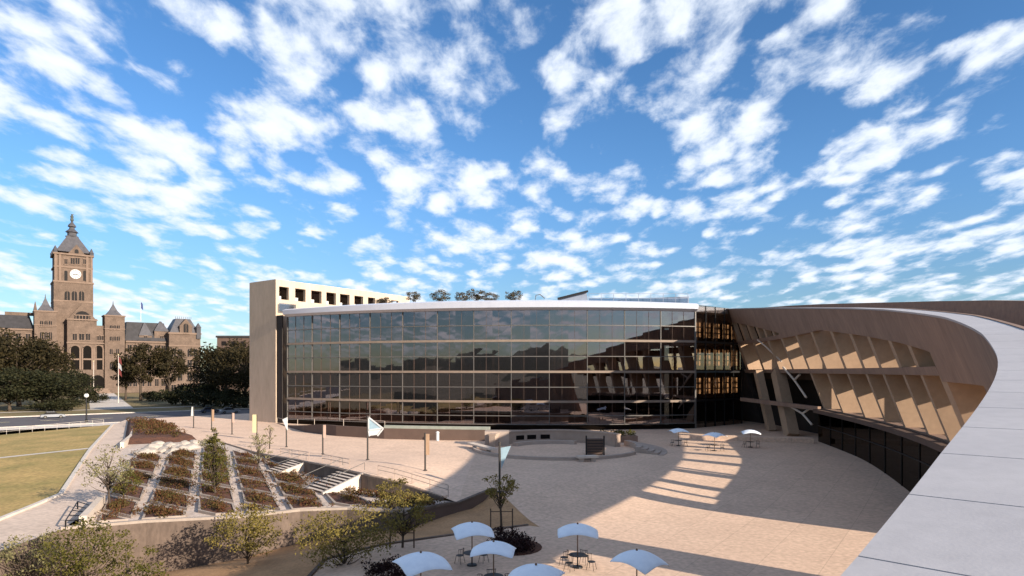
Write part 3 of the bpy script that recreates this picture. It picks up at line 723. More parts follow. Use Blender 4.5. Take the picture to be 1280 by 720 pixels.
# solid band above the openings
mb = MB()
cstrip(mb, 44.4, 119.6, lambda y: (15.75 if y > 78.5 else zt(y) - 2.6), lambda y: zt(y) - .02, 0, .9) if False else None
def third_top(y): return 15.95 + max(0, y - 96) * .15
mb = MB(); cstrip(mb, 42.6, 96.5, ut, lambda y: zt(y) - .02, 0, .9); cstrip(mb, 96.5, YE, third_top, lambda y: zt(y) - .02, 0, .9); mb.build('parapet_band', M['concrete'], CW_)
mb = MB(); cstrip(mb, 96.5, 121.0, 15.25, 15.85, 0.004, .9); mb.build('rail_beam', M['concrete'], CW_)
mb = MB(); cstrip(mb, 42.6, 121.0, 10.0, 10.62, -.02, .88); mb.build('rail_beam', M['concrete'], CW_)
mb = MB(); cstrip(mb, 42.0, 89, 4.45, 5.15, -.03, .9); mb.build('sill_band', M['concrete'], CW_)
# solid near stretch with the gateway
mb = MB(); cstrip(mb, -25, 23.4, -1.5, lambda y: zt(y) - .02, 0, .9); cstrip(mb, 23.4, 27.4, -1.5, 3.6, 0, .9); cstrip(mb, 23.4, 27.4, 7.0, lambda y: zt(y) - .02, 0, .9); cstrip(mb, 27.4, 30.6, -1.5, lambda y: zt(y) - .02, 0, .9)
cstrip(mb, 30.6, 42.6, 9.6, lambda y: zt(y) - .02, 0, .9); mb.build('near_wall', M['concrete'], CW_)
# fins
def fin(y, z0, z1, w=.95, d=2.9, o0=.03):
    n, t = cn(y); mb = MB(); rings = []
    for z in (z0, z1):
        c = F(y, z); rings.append([c + n * o0 - t * w / 2, c + n * d - t * w / 2, c + n * d + t * w / 2, c + n * o0 + t * w / 2])
    mb.loft(rings); return mb.build('fin', M['fin'], CW_)
for y in FY:
    if y > 44: fin(y, 10.62, ut(y) + .3)
    if y < 90: fin(y if y > 44 else 42.2, 5.15 if y > 44 else -1.2, 10.0, .68 if y > 44 else 1.7)
    if y > 95: fin(y, 15.85, third_top(y) + .3, .9, .92)
fin(99.8, 15.85, third_top(99.8) + .2, .9, .92); fin(108, 15.85, third_top(108) + .2, .9, .92); fin(116, 15.85, third_top(116) + .2, .9, .92)

# floors and roof of the gallery behind the openings
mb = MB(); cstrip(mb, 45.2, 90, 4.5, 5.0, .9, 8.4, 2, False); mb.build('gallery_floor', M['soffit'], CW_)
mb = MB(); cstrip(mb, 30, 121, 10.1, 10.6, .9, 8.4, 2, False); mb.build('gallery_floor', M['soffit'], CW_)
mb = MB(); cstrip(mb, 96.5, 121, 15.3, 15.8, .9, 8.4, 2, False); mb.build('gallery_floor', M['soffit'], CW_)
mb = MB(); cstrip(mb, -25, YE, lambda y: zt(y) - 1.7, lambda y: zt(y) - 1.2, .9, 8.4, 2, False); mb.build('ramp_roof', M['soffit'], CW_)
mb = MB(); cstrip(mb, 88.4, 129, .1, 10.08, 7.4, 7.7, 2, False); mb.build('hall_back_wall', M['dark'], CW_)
mb = MB(); cstrip(mb, -25, YE, lambda y: zt(y) - 1.2, lambda y: zt(y) + .15 + .4 * S((y - 15) / 20), 5.2, 5.6, 1.5, False); mb.build('outer_parapet', M['parapet'], CW_)
for k, y in enumerate((121, 108, 96, 85, 74, 63, 53, 44)):
    n, t = cn(y); mb = MB()
    for z0, z1 in ((0, 4.5), (5.0, 10.1), (10.6, zt(y) - 1.7)): c = Vector((cx(y), y, 0)) + n * 8.0; mb.box(c + Vector((0, 0, (z0 + z1) / 2)), (.5, .5, z1 - z0), t, n)
    mb.build('outer_column', M['concrete'], CW_)
mb = MB(); cstrip(mb, 30, 121, 8.9, 10.08, 4.2, 4.45, 2, False); mb.build('skylight_baffle', M['soffit'], CW_)  # added hanging strip, cuts skylight to darken the upper halves of the fins
mb = MB(); cstrip(mb, 44.4, 121, lambda y: max(10.7, min(15.3, zt(y) - 1.7) - 1.35), lambda y: min(15.28, zt(y) - 1.72), 4.2, 4.45, 2, False); mb.build('skylight_baffle', M['soffit'], CW_)  # same added light-cutting strip for the upper row
mb = MB(); cstrip(mb, 95, 122, 15.85, lambda y: zt(y) - 1.75, 1.7, 1.9, 2); mb.build('black_backing', M['void'], CW_)  # black sheet added behind the small openings, their shade put into its colour
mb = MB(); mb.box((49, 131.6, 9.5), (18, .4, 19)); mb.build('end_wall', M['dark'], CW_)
# coping
y = -6.0; k = 0
while y < 128:
    L = 1.75 / math.sqrt(1 + ((cx(y + .5) - cx(y)) / .5) ** 2) if y > -25 else 1.2
    mb = MB(); cstrip(mb, y + .008, min(y + L, 128.9) - .008, lambda q: zt(q) - .02, lambda q: zt(q) + .1, -.05, 1.22, .8, True); mb.build('coping_panel', M['coping'], CW_); y += L
    if y > 70: y += 0
mb = MB(); cstrip(mb, -6, 128.9, lambda y: zt(y) - .5, lambda y: zt(y) + .135, 1.225, 1.42, 1.5); mb.build('coping_rail', M['concrete'], CW_)
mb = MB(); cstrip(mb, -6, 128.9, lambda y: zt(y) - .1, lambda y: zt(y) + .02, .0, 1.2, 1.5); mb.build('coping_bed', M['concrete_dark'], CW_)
# ground floor glazing under the band
ys = [42.4, 46, 50, 55, 60, 65, 70, 75, 80, 85, 90.5]
def gbase(y): return Pz(cx(y), y)
for y0, y1 in zip(ys, ys[1:]):
    mb = MB(); r = []
    for i in range(5):
        y = lerp(y0, y1, i / 4); n, t = cn(y); p = Vector((cx(y), y, 0)) + n * 1.75
        r.append((p + Vector((0, 0, -1)), p + Vector((0, 0, 4.45)), n))
    rings = [[a, b, b + n * .05, a + n * .05] for a, b, n in r]
    mb.loft(rings); o = mb.build('shopfront_glass', M['glass_dark'], CW_)
    mb = MB()
    for f in (0.0,): y = lerp(y0, y1, f); n, t = cn(y); p = Vector((cx(y), y, 0)) + n * 1.7; mb.box(p + Vector((0, 0, 1.7)), (.05, .07, 5.4), t, n)
    yc = (y0 + y1) / 2; 
    for zz in (2.6,):
        rr = []
        for i in range(5): y = lerp(y0, y1, i / 4); n, t = cn(y); p = Vector((cx(y), y, zz)) + n * 1.66; rr.append([p, p + n * .1, p + n * .1 + Vector((0, 0, .09)), p + Vector((0, 0, .09))])
        mb.loft(rr)
    mb.build('mullion', M['black'], o)
mb = MB(); cstrip(mb, 45.2, 90.5, -1, 4.49, 7.9, 8.2, 2, False); mb.build('shop_back_wall', M['interior'], CW_)
for y, z in ((52, 1.5), (57.5, 1.1), (66.5, 1.4), (74, 1.0), (80, 1.3)):
    n, t = cn(y); mb = MB(); p = Vector((cx(y), y, z - 1.0)) + n * 4.2; mb.box(p, (2.2, .5, 2.0), t, n); mb.build('display_shelf', M['shelf'], CW_)
# open end of the wall: leaning columns, beam and struts
def slant(name, a, b, w, m='fin'):
    mb = MB(); mb.bar(a, b, w, w * 1.0, (0, 1, 0)); return mb.build(name, M[m], CW_)
slant('leaning_column', Vector((42.8, 97.8, .3)), Vector((43.9, 105.6, 10.2)), 1.7)
slant('leaning_column', Vector((43.0, 106, .3)), Vector((42.9, 111.5, 10.2)), 1.2)
slant('cross_beam', Vector((40.2, 112, 5.4)), Vector((43.5, 90.5, 5.0)), .6, 'concrete')
def strut(pts, r=.16):
    mb = MB(); mb.tube(pts, r, 8); mb.build('strut', M['retain_w'], CW_)
strut([atY(979, 459, 100), atY(993, 475, 97), atY(1008, 497, 94)]); strut([atY(993, 475, 97), atY(1000, 468, 95)])
strut([atY(988, 508, 97.5), atY(1003, 517, 95), atY(1015, 531, 93)]); strut([atY(1003, 517, 95), atY(1016, 508, 93)])
strut([atY(947, 425, 108), atY(957, 433, 106), atY(977, 452, 103)], .12)
# end of the gap: dark back of the hall between the wall and the glass building
t = CW_
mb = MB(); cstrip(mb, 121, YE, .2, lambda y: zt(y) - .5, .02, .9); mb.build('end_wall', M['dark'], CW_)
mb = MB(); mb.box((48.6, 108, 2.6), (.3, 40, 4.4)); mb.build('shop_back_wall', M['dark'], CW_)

# ------------------------------------------------------------------ library building
LB = thing('library', 'glass fronted library with a white roof edge and convex curtain wall', 'building', (-4, 115, .4))
A, B, Cp = Vector((-42.6, 121.6)), Vector((5, 108.0)), Vector((31.7, 111.0))
def circ(a, b, c):
    d = 2 * (a.x * (b.y - c.y) + b.x * (c.y - a.y) + c.x * (a.y - b.y))
    ux = (a.length_squared * (b.y - c.y) + b.length_squared * (c.y - a.y) + c.length_squared * (a.y - b.y)) / d
    uy = (a.length_squared * (c.x - b.x) + b.length_squared * (a.x - c.x) + c.length_squared * (b.x - a.x)) / d
    return Vector((ux, uy))
cc0 = circ(A, B, Cp); RR = (A - cc0).length
a0 = math.atan2(A.y - cc0.y, A.x - cc0.x); a1 = math.atan2(Cp.y - cc0.y, Cp.x - cc0.x)
if a0 > 0: a0 -= 2 * math.pi
if a1 > 0: a1 -= 2 * math.pi
def fa(f, off=0.0):                                   # point on the facade arc; off > 0 towards the plaza
    an = lerp(a0, a1, f); d = Vector((math.cos(an), math.sin(an))); p = cc0 + d * (RR + off); return Vector((p.x, p.y, 0)), Vector((d.x, d.y, 0))
def arcstrip(mb, f0, f1, z0, z1, o0, o1, n=6):
    rings = []
    for i in range(n + 1):
        f = lerp(f0, f1, i / n); p, d = fa(f, o0); q, _ = fa(f, o1)
        rings.append([p + Vector((0, 0, z0)), q + Vector((0, 0, z0)), q + Vector((0, 0, z1)), p + Vector((0, 0, z1))])
    return mb.loft(rings)
NB = 12; ZL = [-.4, 1.45, 3.9, 5.3 + 0.0, 7.75, 10.15, 12.75, 15.3, 17.9, 20.55]
ZL = [1.3, 2.75, 5.15, 7.6, 10.2, 12.8, 15.45, 18.05, 20.6]
heavy = {5.15, 10.2, 15.45}; prnd = random.Random(4)
for i in range(NB):
    f0, f1 = i / NB, (i + 1) / NB
    for z0, z1 in zip(ZL, ZL[1:]):
        mb = MB(); arcstrip(mb, f0, f1, z0, z1, -.02, .02, 2)
        jt = [prnd.uniform(-.010, .010) for _ in range(4)]
        for q, vv in enumerate(mb.v):                     # every pane sits a few millimetres out of true
            fx = (q // 4) / 2; fz = 1 if q % 4 > 1 else 0; dv = (vv - Vector((cc0.x, cc0.y, vv.z))).normalized()
            mb.v[q] = vv + dv * (lerp(lerp(jt[0], jt[1], fx), lerp(jt[2], jt[3], fx), fz))
        mb.build('glass_panel', M['glass'], LB)
for i in range(NB + 1):
    p, d = fa(i / NB, .10); mb = MB(); mb.box(p + Vector((0, 0, 11)), (.10, .2, 19.4), (-d.y, d.x, 0), d); mb.build('mullion', M['steel'], LB)
mb = MB()
for i in range(NB * 3):
    if i % 3: p, d = fa(i / NB / 3, .05); mb.box(p + Vector((0, 0, 11)), (.028, .06, 19.3), (-d.y, d.x, 0), d)
mb.build('thin_mullion', M['darkbrown'], LB)
for z in ZL[:-1]:
    mb = MB()
    if z in heavy: arcstrip(mb, 0, 1, z - .19, z + .19, .025, .26, 48)
    else: arcstrip(mb, 0, 1, z - .07, z + .07, .025, .14, 48)
    mb.build('transom', M['slabedge' if z in heavy else 'steel'], LB)
mb = MB(); arcstrip(mb, 0, 1, -.6, 1.2, -.02, .05, 24); mb.build('base_glazing', M['glass_dark'], LB)
# roof edge and roof
BK = [Vector((43.4, 121.0, 0)), Vector((47, 150, 0)), Vector((40, 160, 0)), Vector((-22, 160, 0)), Vector((-40.5, 126, 0))]
mb = MB(); rings = []
prof = [(.35, 20.62), (1.15, 21.0), (1.3, 21.75), (.6, 22.0), (-3.0, 22.15), (-3, 20.7)]
for i in range(49):
    f = i / 48; k = .25 * math.sin(math.pi * f); rings.append([])
    for o, z in prof: p, d = fa(f, o); rings[-1].append(p + Vector((0, 0, z + (k if z > 21 else 0))))
mb.loft(rings); mb.build('roof_edge', M['fascia'], LB)
top = [fa(i / 24, -2.9)[0] for i in range(25)] + BK
mb = MB(); mb.prism([p + Vector((0, 0, 21.0)) for p in top], (0, 0, 1.0)); mb.build('roof', M['fascia'], LB)
# floors, back wall, columns, shelves
for k, z in enumerate((.2, 5.15, 10.2, 15.45)):
    mb = MB(); arcstrip(mb, .004, .996, z - .3, z + .02, -11, -.25, 24); mb.build('floor_slab', M['slabedge'], LB)
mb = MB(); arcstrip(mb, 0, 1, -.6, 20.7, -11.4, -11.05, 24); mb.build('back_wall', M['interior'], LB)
rnd = random.Random(11)
for i in range(14):
    mb = MB(); p, d = fa((i + .5) / 14, -3.2); mb.tube([p + Vector((0, 0, 0)), p + Vector((0, 0, 20.6))], .35, 8); mb.build('column', M['slabedge'], LB)
for fl, z in enumerate((.22, 5.17, 10.22, 15.47)):
    for i in range(18):
        if rnd.random() < .8:
            p, d = fa((i + rnd.uniform(.2, .8)) / 18, rnd.uniform(-9, -5)); h = rnd.uniform(1.6, 2.6); mb = MB()
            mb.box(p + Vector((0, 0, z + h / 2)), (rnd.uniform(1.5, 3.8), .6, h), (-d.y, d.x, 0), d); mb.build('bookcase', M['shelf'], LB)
for z in (7.4, 12.6, 17.9):                               # fabric blinds pulled part-way down
    pass
# escalator line inside
p0, d0 = fa(.585, -2.2); p1, d1 = fa(.70, -2.2)
mb = MB(); mb.bar(p0 + Vector((0, 0, 2.3)), p1 + Vector((0, 0, 4.8)), 1.0, .35); mb.build('inner_stair', M['slabedge'], LB)
# side glazing turning the corner towards the crescent wall
SA, SB = Vector((31.9, 111.3, 0)), Vector((43.4, 121.0, 0)); sd = (SB - SA).normalized(); sn = Vector((sd.y, -sd.x, 0))
for i in range(5):
    q0, q1 = SA.lerp(SB, i / 5), SA.lerp(SB, (i + 1) / 5)
    for z0, z1 in ((.2, 5.15), (5.15, 10.2), (10.2, 15.45), (15.45, 21.9)):
        mb = MB(); mb.box((q0 + q1) / 2 + Vector((0, 0, (z0 + z1) / 2)), ((q1 - q0).length, .04, z1 - z0), sd, sn); mb.build('side_glass_panel', M['glass_side'], LB)
    mb = MB(); mb.box(q1 + sn * .1 + Vector((0, 0, 11)), (.14, .14, 21.6), sd, sn); mb.build('mullion', M['black'], LB)
for z in (5.15, 10.2, 15.45): mb = MB(); mb.box((SA + SB) / 2 + sn * .1 + Vector((0, 0, z)), ((SB - SA).length, .3, .35), sd, sn); mb.build('transom', M['black'], LB)
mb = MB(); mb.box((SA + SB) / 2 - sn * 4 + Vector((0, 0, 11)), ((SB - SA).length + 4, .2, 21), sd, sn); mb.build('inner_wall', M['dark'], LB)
for q in (SA,): mb = MB(); mb.box(q + Vector((-.1, -.15, 11)), (.35, .4, 21.2)); mb.build('corner_post', M['steel'], LB)
lit, lnt, lb = newmat('reflection_glow'); lb.inputs['Base Color'].default_value = (.3, .2, .12, 1); lb.inputs['Emission Color'].default_value = (1, .56, .27, 1)  # added glow standing in for the sunlit wall mirrored in the side glass
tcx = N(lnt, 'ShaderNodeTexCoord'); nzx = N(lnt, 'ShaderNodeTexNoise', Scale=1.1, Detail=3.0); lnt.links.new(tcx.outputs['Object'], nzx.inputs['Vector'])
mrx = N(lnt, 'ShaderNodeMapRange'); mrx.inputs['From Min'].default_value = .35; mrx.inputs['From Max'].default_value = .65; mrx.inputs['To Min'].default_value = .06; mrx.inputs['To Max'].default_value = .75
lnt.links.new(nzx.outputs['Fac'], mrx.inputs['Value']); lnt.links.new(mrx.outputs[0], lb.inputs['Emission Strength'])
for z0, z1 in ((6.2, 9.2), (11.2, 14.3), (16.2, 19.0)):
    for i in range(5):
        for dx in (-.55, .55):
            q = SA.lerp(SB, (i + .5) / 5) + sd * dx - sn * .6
            mb = MB(); mb.box(q + Vector((0, 0, (z0 + z1) / 2)), (.8, .1, z1 - z0), sd, sn); o = mb.build('reflection_panel', lit, LB)  # emissive panel imitating a warm reflection, no lamp behind it
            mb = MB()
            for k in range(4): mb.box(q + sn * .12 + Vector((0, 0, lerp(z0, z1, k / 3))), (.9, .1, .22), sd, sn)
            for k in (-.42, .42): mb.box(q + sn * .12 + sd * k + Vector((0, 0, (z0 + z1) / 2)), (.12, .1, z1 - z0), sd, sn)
            mb.build('frame', M['darkbrown'], o)  # dark bars that break the glow into the mirrored lattice
    mb = MB(); mb.box((SA + SB) / 2 - sn * 2.2 + Vector((0, 0, z0 - .9)), ((SB - SA).length, 4, .4), sd, sn); mb.build('side_floor', M['dark'], LB)
# pale concrete block with square openings
K0 = Vector((-45.4, 123, 0)); kd = Vector((.58, .81, 0)).normalized(); kl = Vector((-.81, .58, 0)).normalized()
ZK = 28.0; kn = -kl
def kp(u, v, z): return K0 + kd * u + kl * v + Vector((0, 0, z))
BL = thing('concrete_block', 'pale concrete end block with a row of square roof openings', 'building', tuple(K0 + Vector((0, 0, .4))))
mb = MB(); mb.box(kp(.35, 4.4, 13.8), (.7, 8.8, 28.4), kd, kl); mb.build('end_wall', M['block'], BL)
us = []
for x0, x1 in ((347, 361), (369, 382), (389, 402), (408, 420), (425, 437), (443, 454), (460, 469), (474, 484), (489, 498)):
    def kk(x): t = (x - 640) / FPX; return (t * K0.y - K0.x) / (kd.x - t * kd.y)
    us.append((kk(x0), kk(x1)))
ZO0, ZO1 = 24.2, 26.7
LK = kk(512)
mb = MB(); mb.box(kp((LK + .7) / 2, .35, 11.9), (LK - .7, .7, 24.6), kd, kl); mb.box(kp((LK + .7) / 2, .35, 27.35), (LK - .7, .7, 1.3), kd, kl)
e = .7
for a_, b_ in us + [(LK, LK)]:
    a2 = max(a_, .72)
    if a2 - e > .02: mb.box(kp((e + a2) / 2, .35, (ZO0 + ZO1) / 2), (a2 - e, .7, ZO1 - ZO0), kd, kl)
    e = b_
mb.build('side_wall', M['block'], BL)
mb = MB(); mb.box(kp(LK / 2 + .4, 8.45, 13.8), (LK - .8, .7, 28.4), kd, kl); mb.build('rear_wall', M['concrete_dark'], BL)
mb = MB(); mb.box(kp(LK / 2 + .4, 4.4, 23.4), (LK - .8, 7.4, .4), kd, kl); mb.build('deck', M['darkbrown'], BL)
mb = MB(); mb.box(kp(LK / 2 + .4, 4.6, 27.4), (LK - .8, 7.0, .35), kd, kl); mb.build('pergola_roof', M['darkbrown'], BL)
for a_, b_ in us[::1]:
    mb = MB(); mb.box(kp((a_ + b_) / 2, 2.0, ZO0 + .45), ((b_ - a_) * .7, .08, .9), kd, kl); mb.build('white_panel', M['white'], BL)
mb = MB(); mb.box(kp(.3, -.9, 10.5), (.25, 1.8, 21), kd, kl); mb.build('dark_recess', M['dark'], BL)
mb = MB(); mb.box(kp(2.2, -.6, 22.6), (3.6, .3, 1.6), kd, kl); mb.build('glass_balustrade', M['glass_rail'], BL)
# roof top structures
t = thing('roof_pavilion', 'dark wedge shaped roof pavilion beside the glass railing', 'roof structure', tuple(atY(717, 379, 124)))
q = [atY(698, 379, 124), atY(735, 379, 124), atY(735, 377, 124), atY(733, 365, 124), atY(728, 365, 124), atY(698, 374, 124)]
mb = MB(); mb.prism(q, (0, 4, 0)); mb.build('wedge', M['bluegrey'], t)
mb = MB(); mb.bar(atY(697, 373.5, 123.6), atY(735, 364, 123.6), .4); mb.build('roof_slab', M['black'], t)
t = thing('roof_railing', 'long pale glass railing on the library roof', 'railing', tuple(atY(797, 379, 124)))
mb = MB(); a_, b_ = atY(736, 380, 124), atY(860, 380, 124); zz = atY(860, 372.5, 124).z
mb.prism([a_, b_, Vector((b_.x, b_.y, zz)), Vector((a_.x, a_.y, zz))], (0, .06, 0)); mb.build('glass', M['glass_rail'], t)
for i in range(9):
    p = a_.lerp(b_, i / 8); mb = MB(); mb.bar(p, p + Vector((0, 0, 2.0)), .08); mb.build('post', M['bluegrey'], t)
for k in (2.0, 1.1): mb = MB(); mb.bar(a_ + Vector((0, 0, k)), b_ + Vector((0, 0, k)), .07); mb.build('rail', M['bluegrey'], t)
mb = MB(); mb.prism([atY(775, 380, 125), atY(861, 380, 125), atY(861, 370.5, 125), atY(775, 374, 125)], (0, 3, 0)); mb.build('plant_screen', M['bluegrey'], t)
# roof garden trees
mb = MB(); mb.box((-9, 130, 22.55), (46, 12, 1.1)); mb.build('roof_garden_deck', M['fascia'], LB)
rnd = random.Random(5)
rt = tree_mesh(rnd, 3.4, 1.6, .9, .07, 26, 45, .13, .4, clump=.36)
rt2 = tree_mesh(rnd, 3.2, 1.9, .8, .07, 30, 45, .13, .4, clump=.32)
GR = 'small trees on the library roof'
p = lambda x, Y=126: (lambda q: (q.x, q.y, 23.1))(atY(x, 380, Y))
t0 = plant_tree('roof_tree', 'small roof tree touching the pale concrete block', p(517), rt, 'leaf_roof', GR, 0, .95)
t1 = plant_tree('roof_tree', 'widest small tree on the library roof', p(551), rt2, 'leaf_roof', GR, 0, 1.0)
again(t0, p(578), 'small round roof tree between the widest one and the close pair', 1.2, .9)
again(t0, p(596, 127), 'taller roof tree of the close pair', 2.2, 1.1)
again(t1, p(612), 'bushier roof tree of the close pair', 3.2, (.85, .85, .85))
again(t0, p(642), 'lone roof tree nearest the dark wedge pavilion', 4.4, .98)
again(t1, p(481, 136), 'low brown roof shrub in front of the square openings', .6, (.9, .9, .9))
t = thing('roof_davit', 'thin bent davit arm standing on the library roof', 'davit', tuple(atY(668, 380, 124)))
mb = MB(); mb.tube([atY(668, 381, 124), atY(670, 369, 124), atY(675, 368, 124), atY(681, 373, 124)], .09, 6); mb.build('arm', M['steel'], t)

# low curved wall in front of the curtain wall
def gU(x, y): return Uz(x, y)
lowpts = [at(345, 529, .4), at(380, 540, .4), at(420, 545, .4), at(480, 548.5, .42), at(545, 550, .42), at(612, 551, .42)]
lowpts = [(q.x, q.y) for q in lowpts]
t = thing('low_wall', 'low dark curved wall below the glass facade', 'wall', (lowpts[2][0], lowpts[2][1], .4))
def lw(x, y): return .42 + 1.55 * S((x + 44) / 16)
mb = MB(); wallpath(mb, lowpts[::-1], lambda x, y: lw(x, y), lambda x, y: -.3, -.5, 5); mb.build('wall_face', M['darkbrown'], t)
mb = MB(); wallpath(mb, lowpts[3:][::-1], lambda x, y: lw(x, y) + .42, lambda x, y: lw(x, y) + .004, -.6, 5); mb.build('glass_ledge', M['pale_ledge'], t)
railing('railing', 'pale railing curving along the low dark wall', [(x, y + .6) for x, y in lowpts[:4]], lambda x, y: lw(x, y), 1.0, 5, M['retain_w'], 1)
t = thing('bollard', 'single short white post against the low dark wall', 'bollard', tuple(at(547, 549, .42)))
q = at(547, 551, .42); mb = MB(); mb.tube([q, q + Vector((0, 0, 1.1))], .22, 8); mb.build('post', M['white'], t); mb = MB(); mb.lathe(q + Vector((0, 0, 1.1)), [(.26, 0), (.26, .12), (.1, .25)], 8); mb.build('cap', M['white'], t)

# ------------------------------------------------------------------ round seating court in front of the glass
cc1 = Vector((5.6, 81.5, 0)); r1 = 10.6
CT = thing('seating_court', 'round sunken stone court with a curved inner wall before the glass facade', 'stone court', (cc1.x, cc1.y, .4))
def ca(an, r, z): return cc1 + Vector((math.cos(R(an)) * r, math.sin(R(an)) * r * 1.0, z))
def ring(mb, a_, b_, r0, r1_, z0, z1, n=24):
    mb.loft([[ca(lerp(a_, b_, i / n), r0, z0), ca(lerp(a_, b_, i / n), r1_, z0), ca(lerp(a_, b_, i / n), r1_, z1), ca(lerp(a_, b_, i / n), r0, z1)] for i in range(n + 1)]); return mb
ring(MB(), 172, 330, r1 - .45, r1, -.2, .75, 30).build('rim', M['court'], CT)
ring(MB(), 15, 165, r1 - 2.5, r1 - 1.7, -.2, 1.9, 30).build('inner_wall', M['court_w'], CT)
ring(MB(), 15, 165, r1 - 2.6, r1 - 1.6, 1.904, 2.1, 30).build('wall_coping', M['court_w'], CT)
for a_ in (119, 106, 92): ring(MB(), a_, a_ + 9.5, r1 - 2.53, r1 - 2.45, .85, 1.45, 4).build('slot_opening', M['void'], CT)
ring(MB(), 60, 150, r1 - 5.0, r1 - 4.2, -.2, .85, 20).build('bench', M['court'], CT)
for k in range(5): ring(MB(), -28 + k * 1.5, 22, r1 + 3.2 - k * .75 - .75, r1 + 3.2 - k * .75 - .01, -.2, .62 + k * .16 - .16, 14).build('step', M['court'], CT)
mb = MB(); c = at(612, 556, .42); mb.box((c.x + 1, c.y, 1.3), (3.2, 2.2, 2.0)); mb.build('stone_block', M['court'], CT)
t = thing('stone_bench', 'bright white slab bench on the left rim of the round court', 'bench', tuple(at(603, 566, .42)))
q0, q1 = at(588, 559, .42), at(617, 567, .42); mb = MB(); mb.bar(q0 + Vector((0, 0, .52)), q1 + Vector((0, 0, .52)), 1.0, .22); mb.build('seat', M['retain_w'], t)
for f in (.2, .8): mb = MB(); q = q0.lerp(q1, f); mb.box(q + Vector((0, 0, .2)), (.5, .8, .42)); mb.build('leg', M['court'], t)
t = thing('stone_bench', 'bright white slab bench at the front of the round court', 'bench', tuple(at(732, 576, .4)))
q0, q1 = at(722, 577, .4), at(746, 576, .4); mb = MB(); mb.bar(q0 + Vector((0, 0, .5)), q1 + Vector((0, 0, .5)), 1.0, .22); mb.build('seat', M['retain_w'], t)
for f in (.2, .8): mb = MB(); q = q0.lerp(q1, f); mb.box(q + Vector((0, 0, .2)), (.5, .8, .4)); mb.build('leg', M['court'], t)
t = thing('metal_kiosk', 'dark slatted metal cabinet standing at the round court', 'cabinet', tuple(at(744, 570, .4)))
c = at(744, 569, .4)
mb = MB(); mb.box(c + Vector((0, .6, 1.0)), (1.9, 1.0, 1.8)); mb.build('body', M['darkbrown'], t)
for s in (-1, 1): mb = MB(); mb.bar(c + Vector((s * 1.05, .1, 0)), c + Vector((s * 1.05, .1, 2.3)), .16); mb.build('post', M['black'], t)
for k in range(5): mb = MB(); mb.box(c + Vector((0, .06, .4 + k * .33)), (1.85, .05, .08)); mb.build('slat', M['black'], t)
t = thing('planter', 'low brown raised planter beside the steps of the round court', 'planter', tuple(at(775, 551, .4)))
c = at(772, 552, .4); mb = MB(); mb.box(c + Vector((0, 0, .45)), (5.2, 2.5, .9)); mb.build('box', M['concrete'], t)
mb = MB(); rnd = random.Random(2)
for i in range(14): leaves(mb, c + Vector((rnd.uniform(-2.2, 2.2), rnd.uniform(-.9, .9), 1.2)), (.7, .7, .4), 60, .12, rnd)
mb.build('planting', M['leaf_green'], t, fix=False)
t = thing('seat_wall', 'long low tan stone step across the far end of the plaza', 'seat wall', (35, 95, .4))
a_, b_ = at(862, 549, .4), at(1016, 553.5, .4); mb = MB(); mb.bar(a_ + Vector((0, 0, .3)), b_ + Vector((0, 0, .3)), 1.6, .72); mb.build('step', M['walk'], t)

# ------------------------------------------------------------------ planted terrace
def clip(poly, planes):
    for (a, b) in planes:                                     # keep the left of a->b
        out = []; n = len(poly)
        for i in range(n):
            p, q = poly[i], poly[(i + 1) % n]
            dp = (b[0] - a[0]) * (p[1] - a[1]) - (b[1] - a[1]) * (p[0] - a[0]); dq = (b[0] - a[0]) * (q[1] - a[1]) - (b[1] - a[1]) * (q[0] - a[0])
            if dp >= 0: out.append(p)
            if (dp >= 0) != (dq >= 0): t = dp / (dp - dq); out.append((lerp(p[0], q[0], t), lerp(p[1], q[1], t)))
        poly = out
        if len(poly) < 3: return []
    return poly
PL = [((-29.0, 43.9), (-12.0, 49.4)), ((-13.6, 55.2), (-29.2, 73.0)), ((-29.2, 73.0), (-43, 90)), ((-33.4, 53), (-27.6, 42.5)), ((-52, 88), (-33.4, 53)), ((-10.5, 48.7), (-10.5, 60))]
XA = [-36.9, -32.7, -28.8, -24.9, -21.3, -17.9, -14.3, -10.6]
def corner(xa, q): Y = (q - 14.57 - .62 * xa) / .7086; return (xa - .47 * (Y - 50), Y)
COLN = ['beside the path wall', 'second column from the path', 'third column from the path', 'fourth column from the path', 'below the shorter steps', 'below the longer steps', 'nearest the dark wall']
ROWN = ['against the front wall', 'in the second row up', 'in the third row up', 'in the fourth row up', 'in the fifth row up', 'in the sixth row up', 'in the seventh row up', 'by the boulders']
cover = MB(); rnd = random.Random(21); beds = []
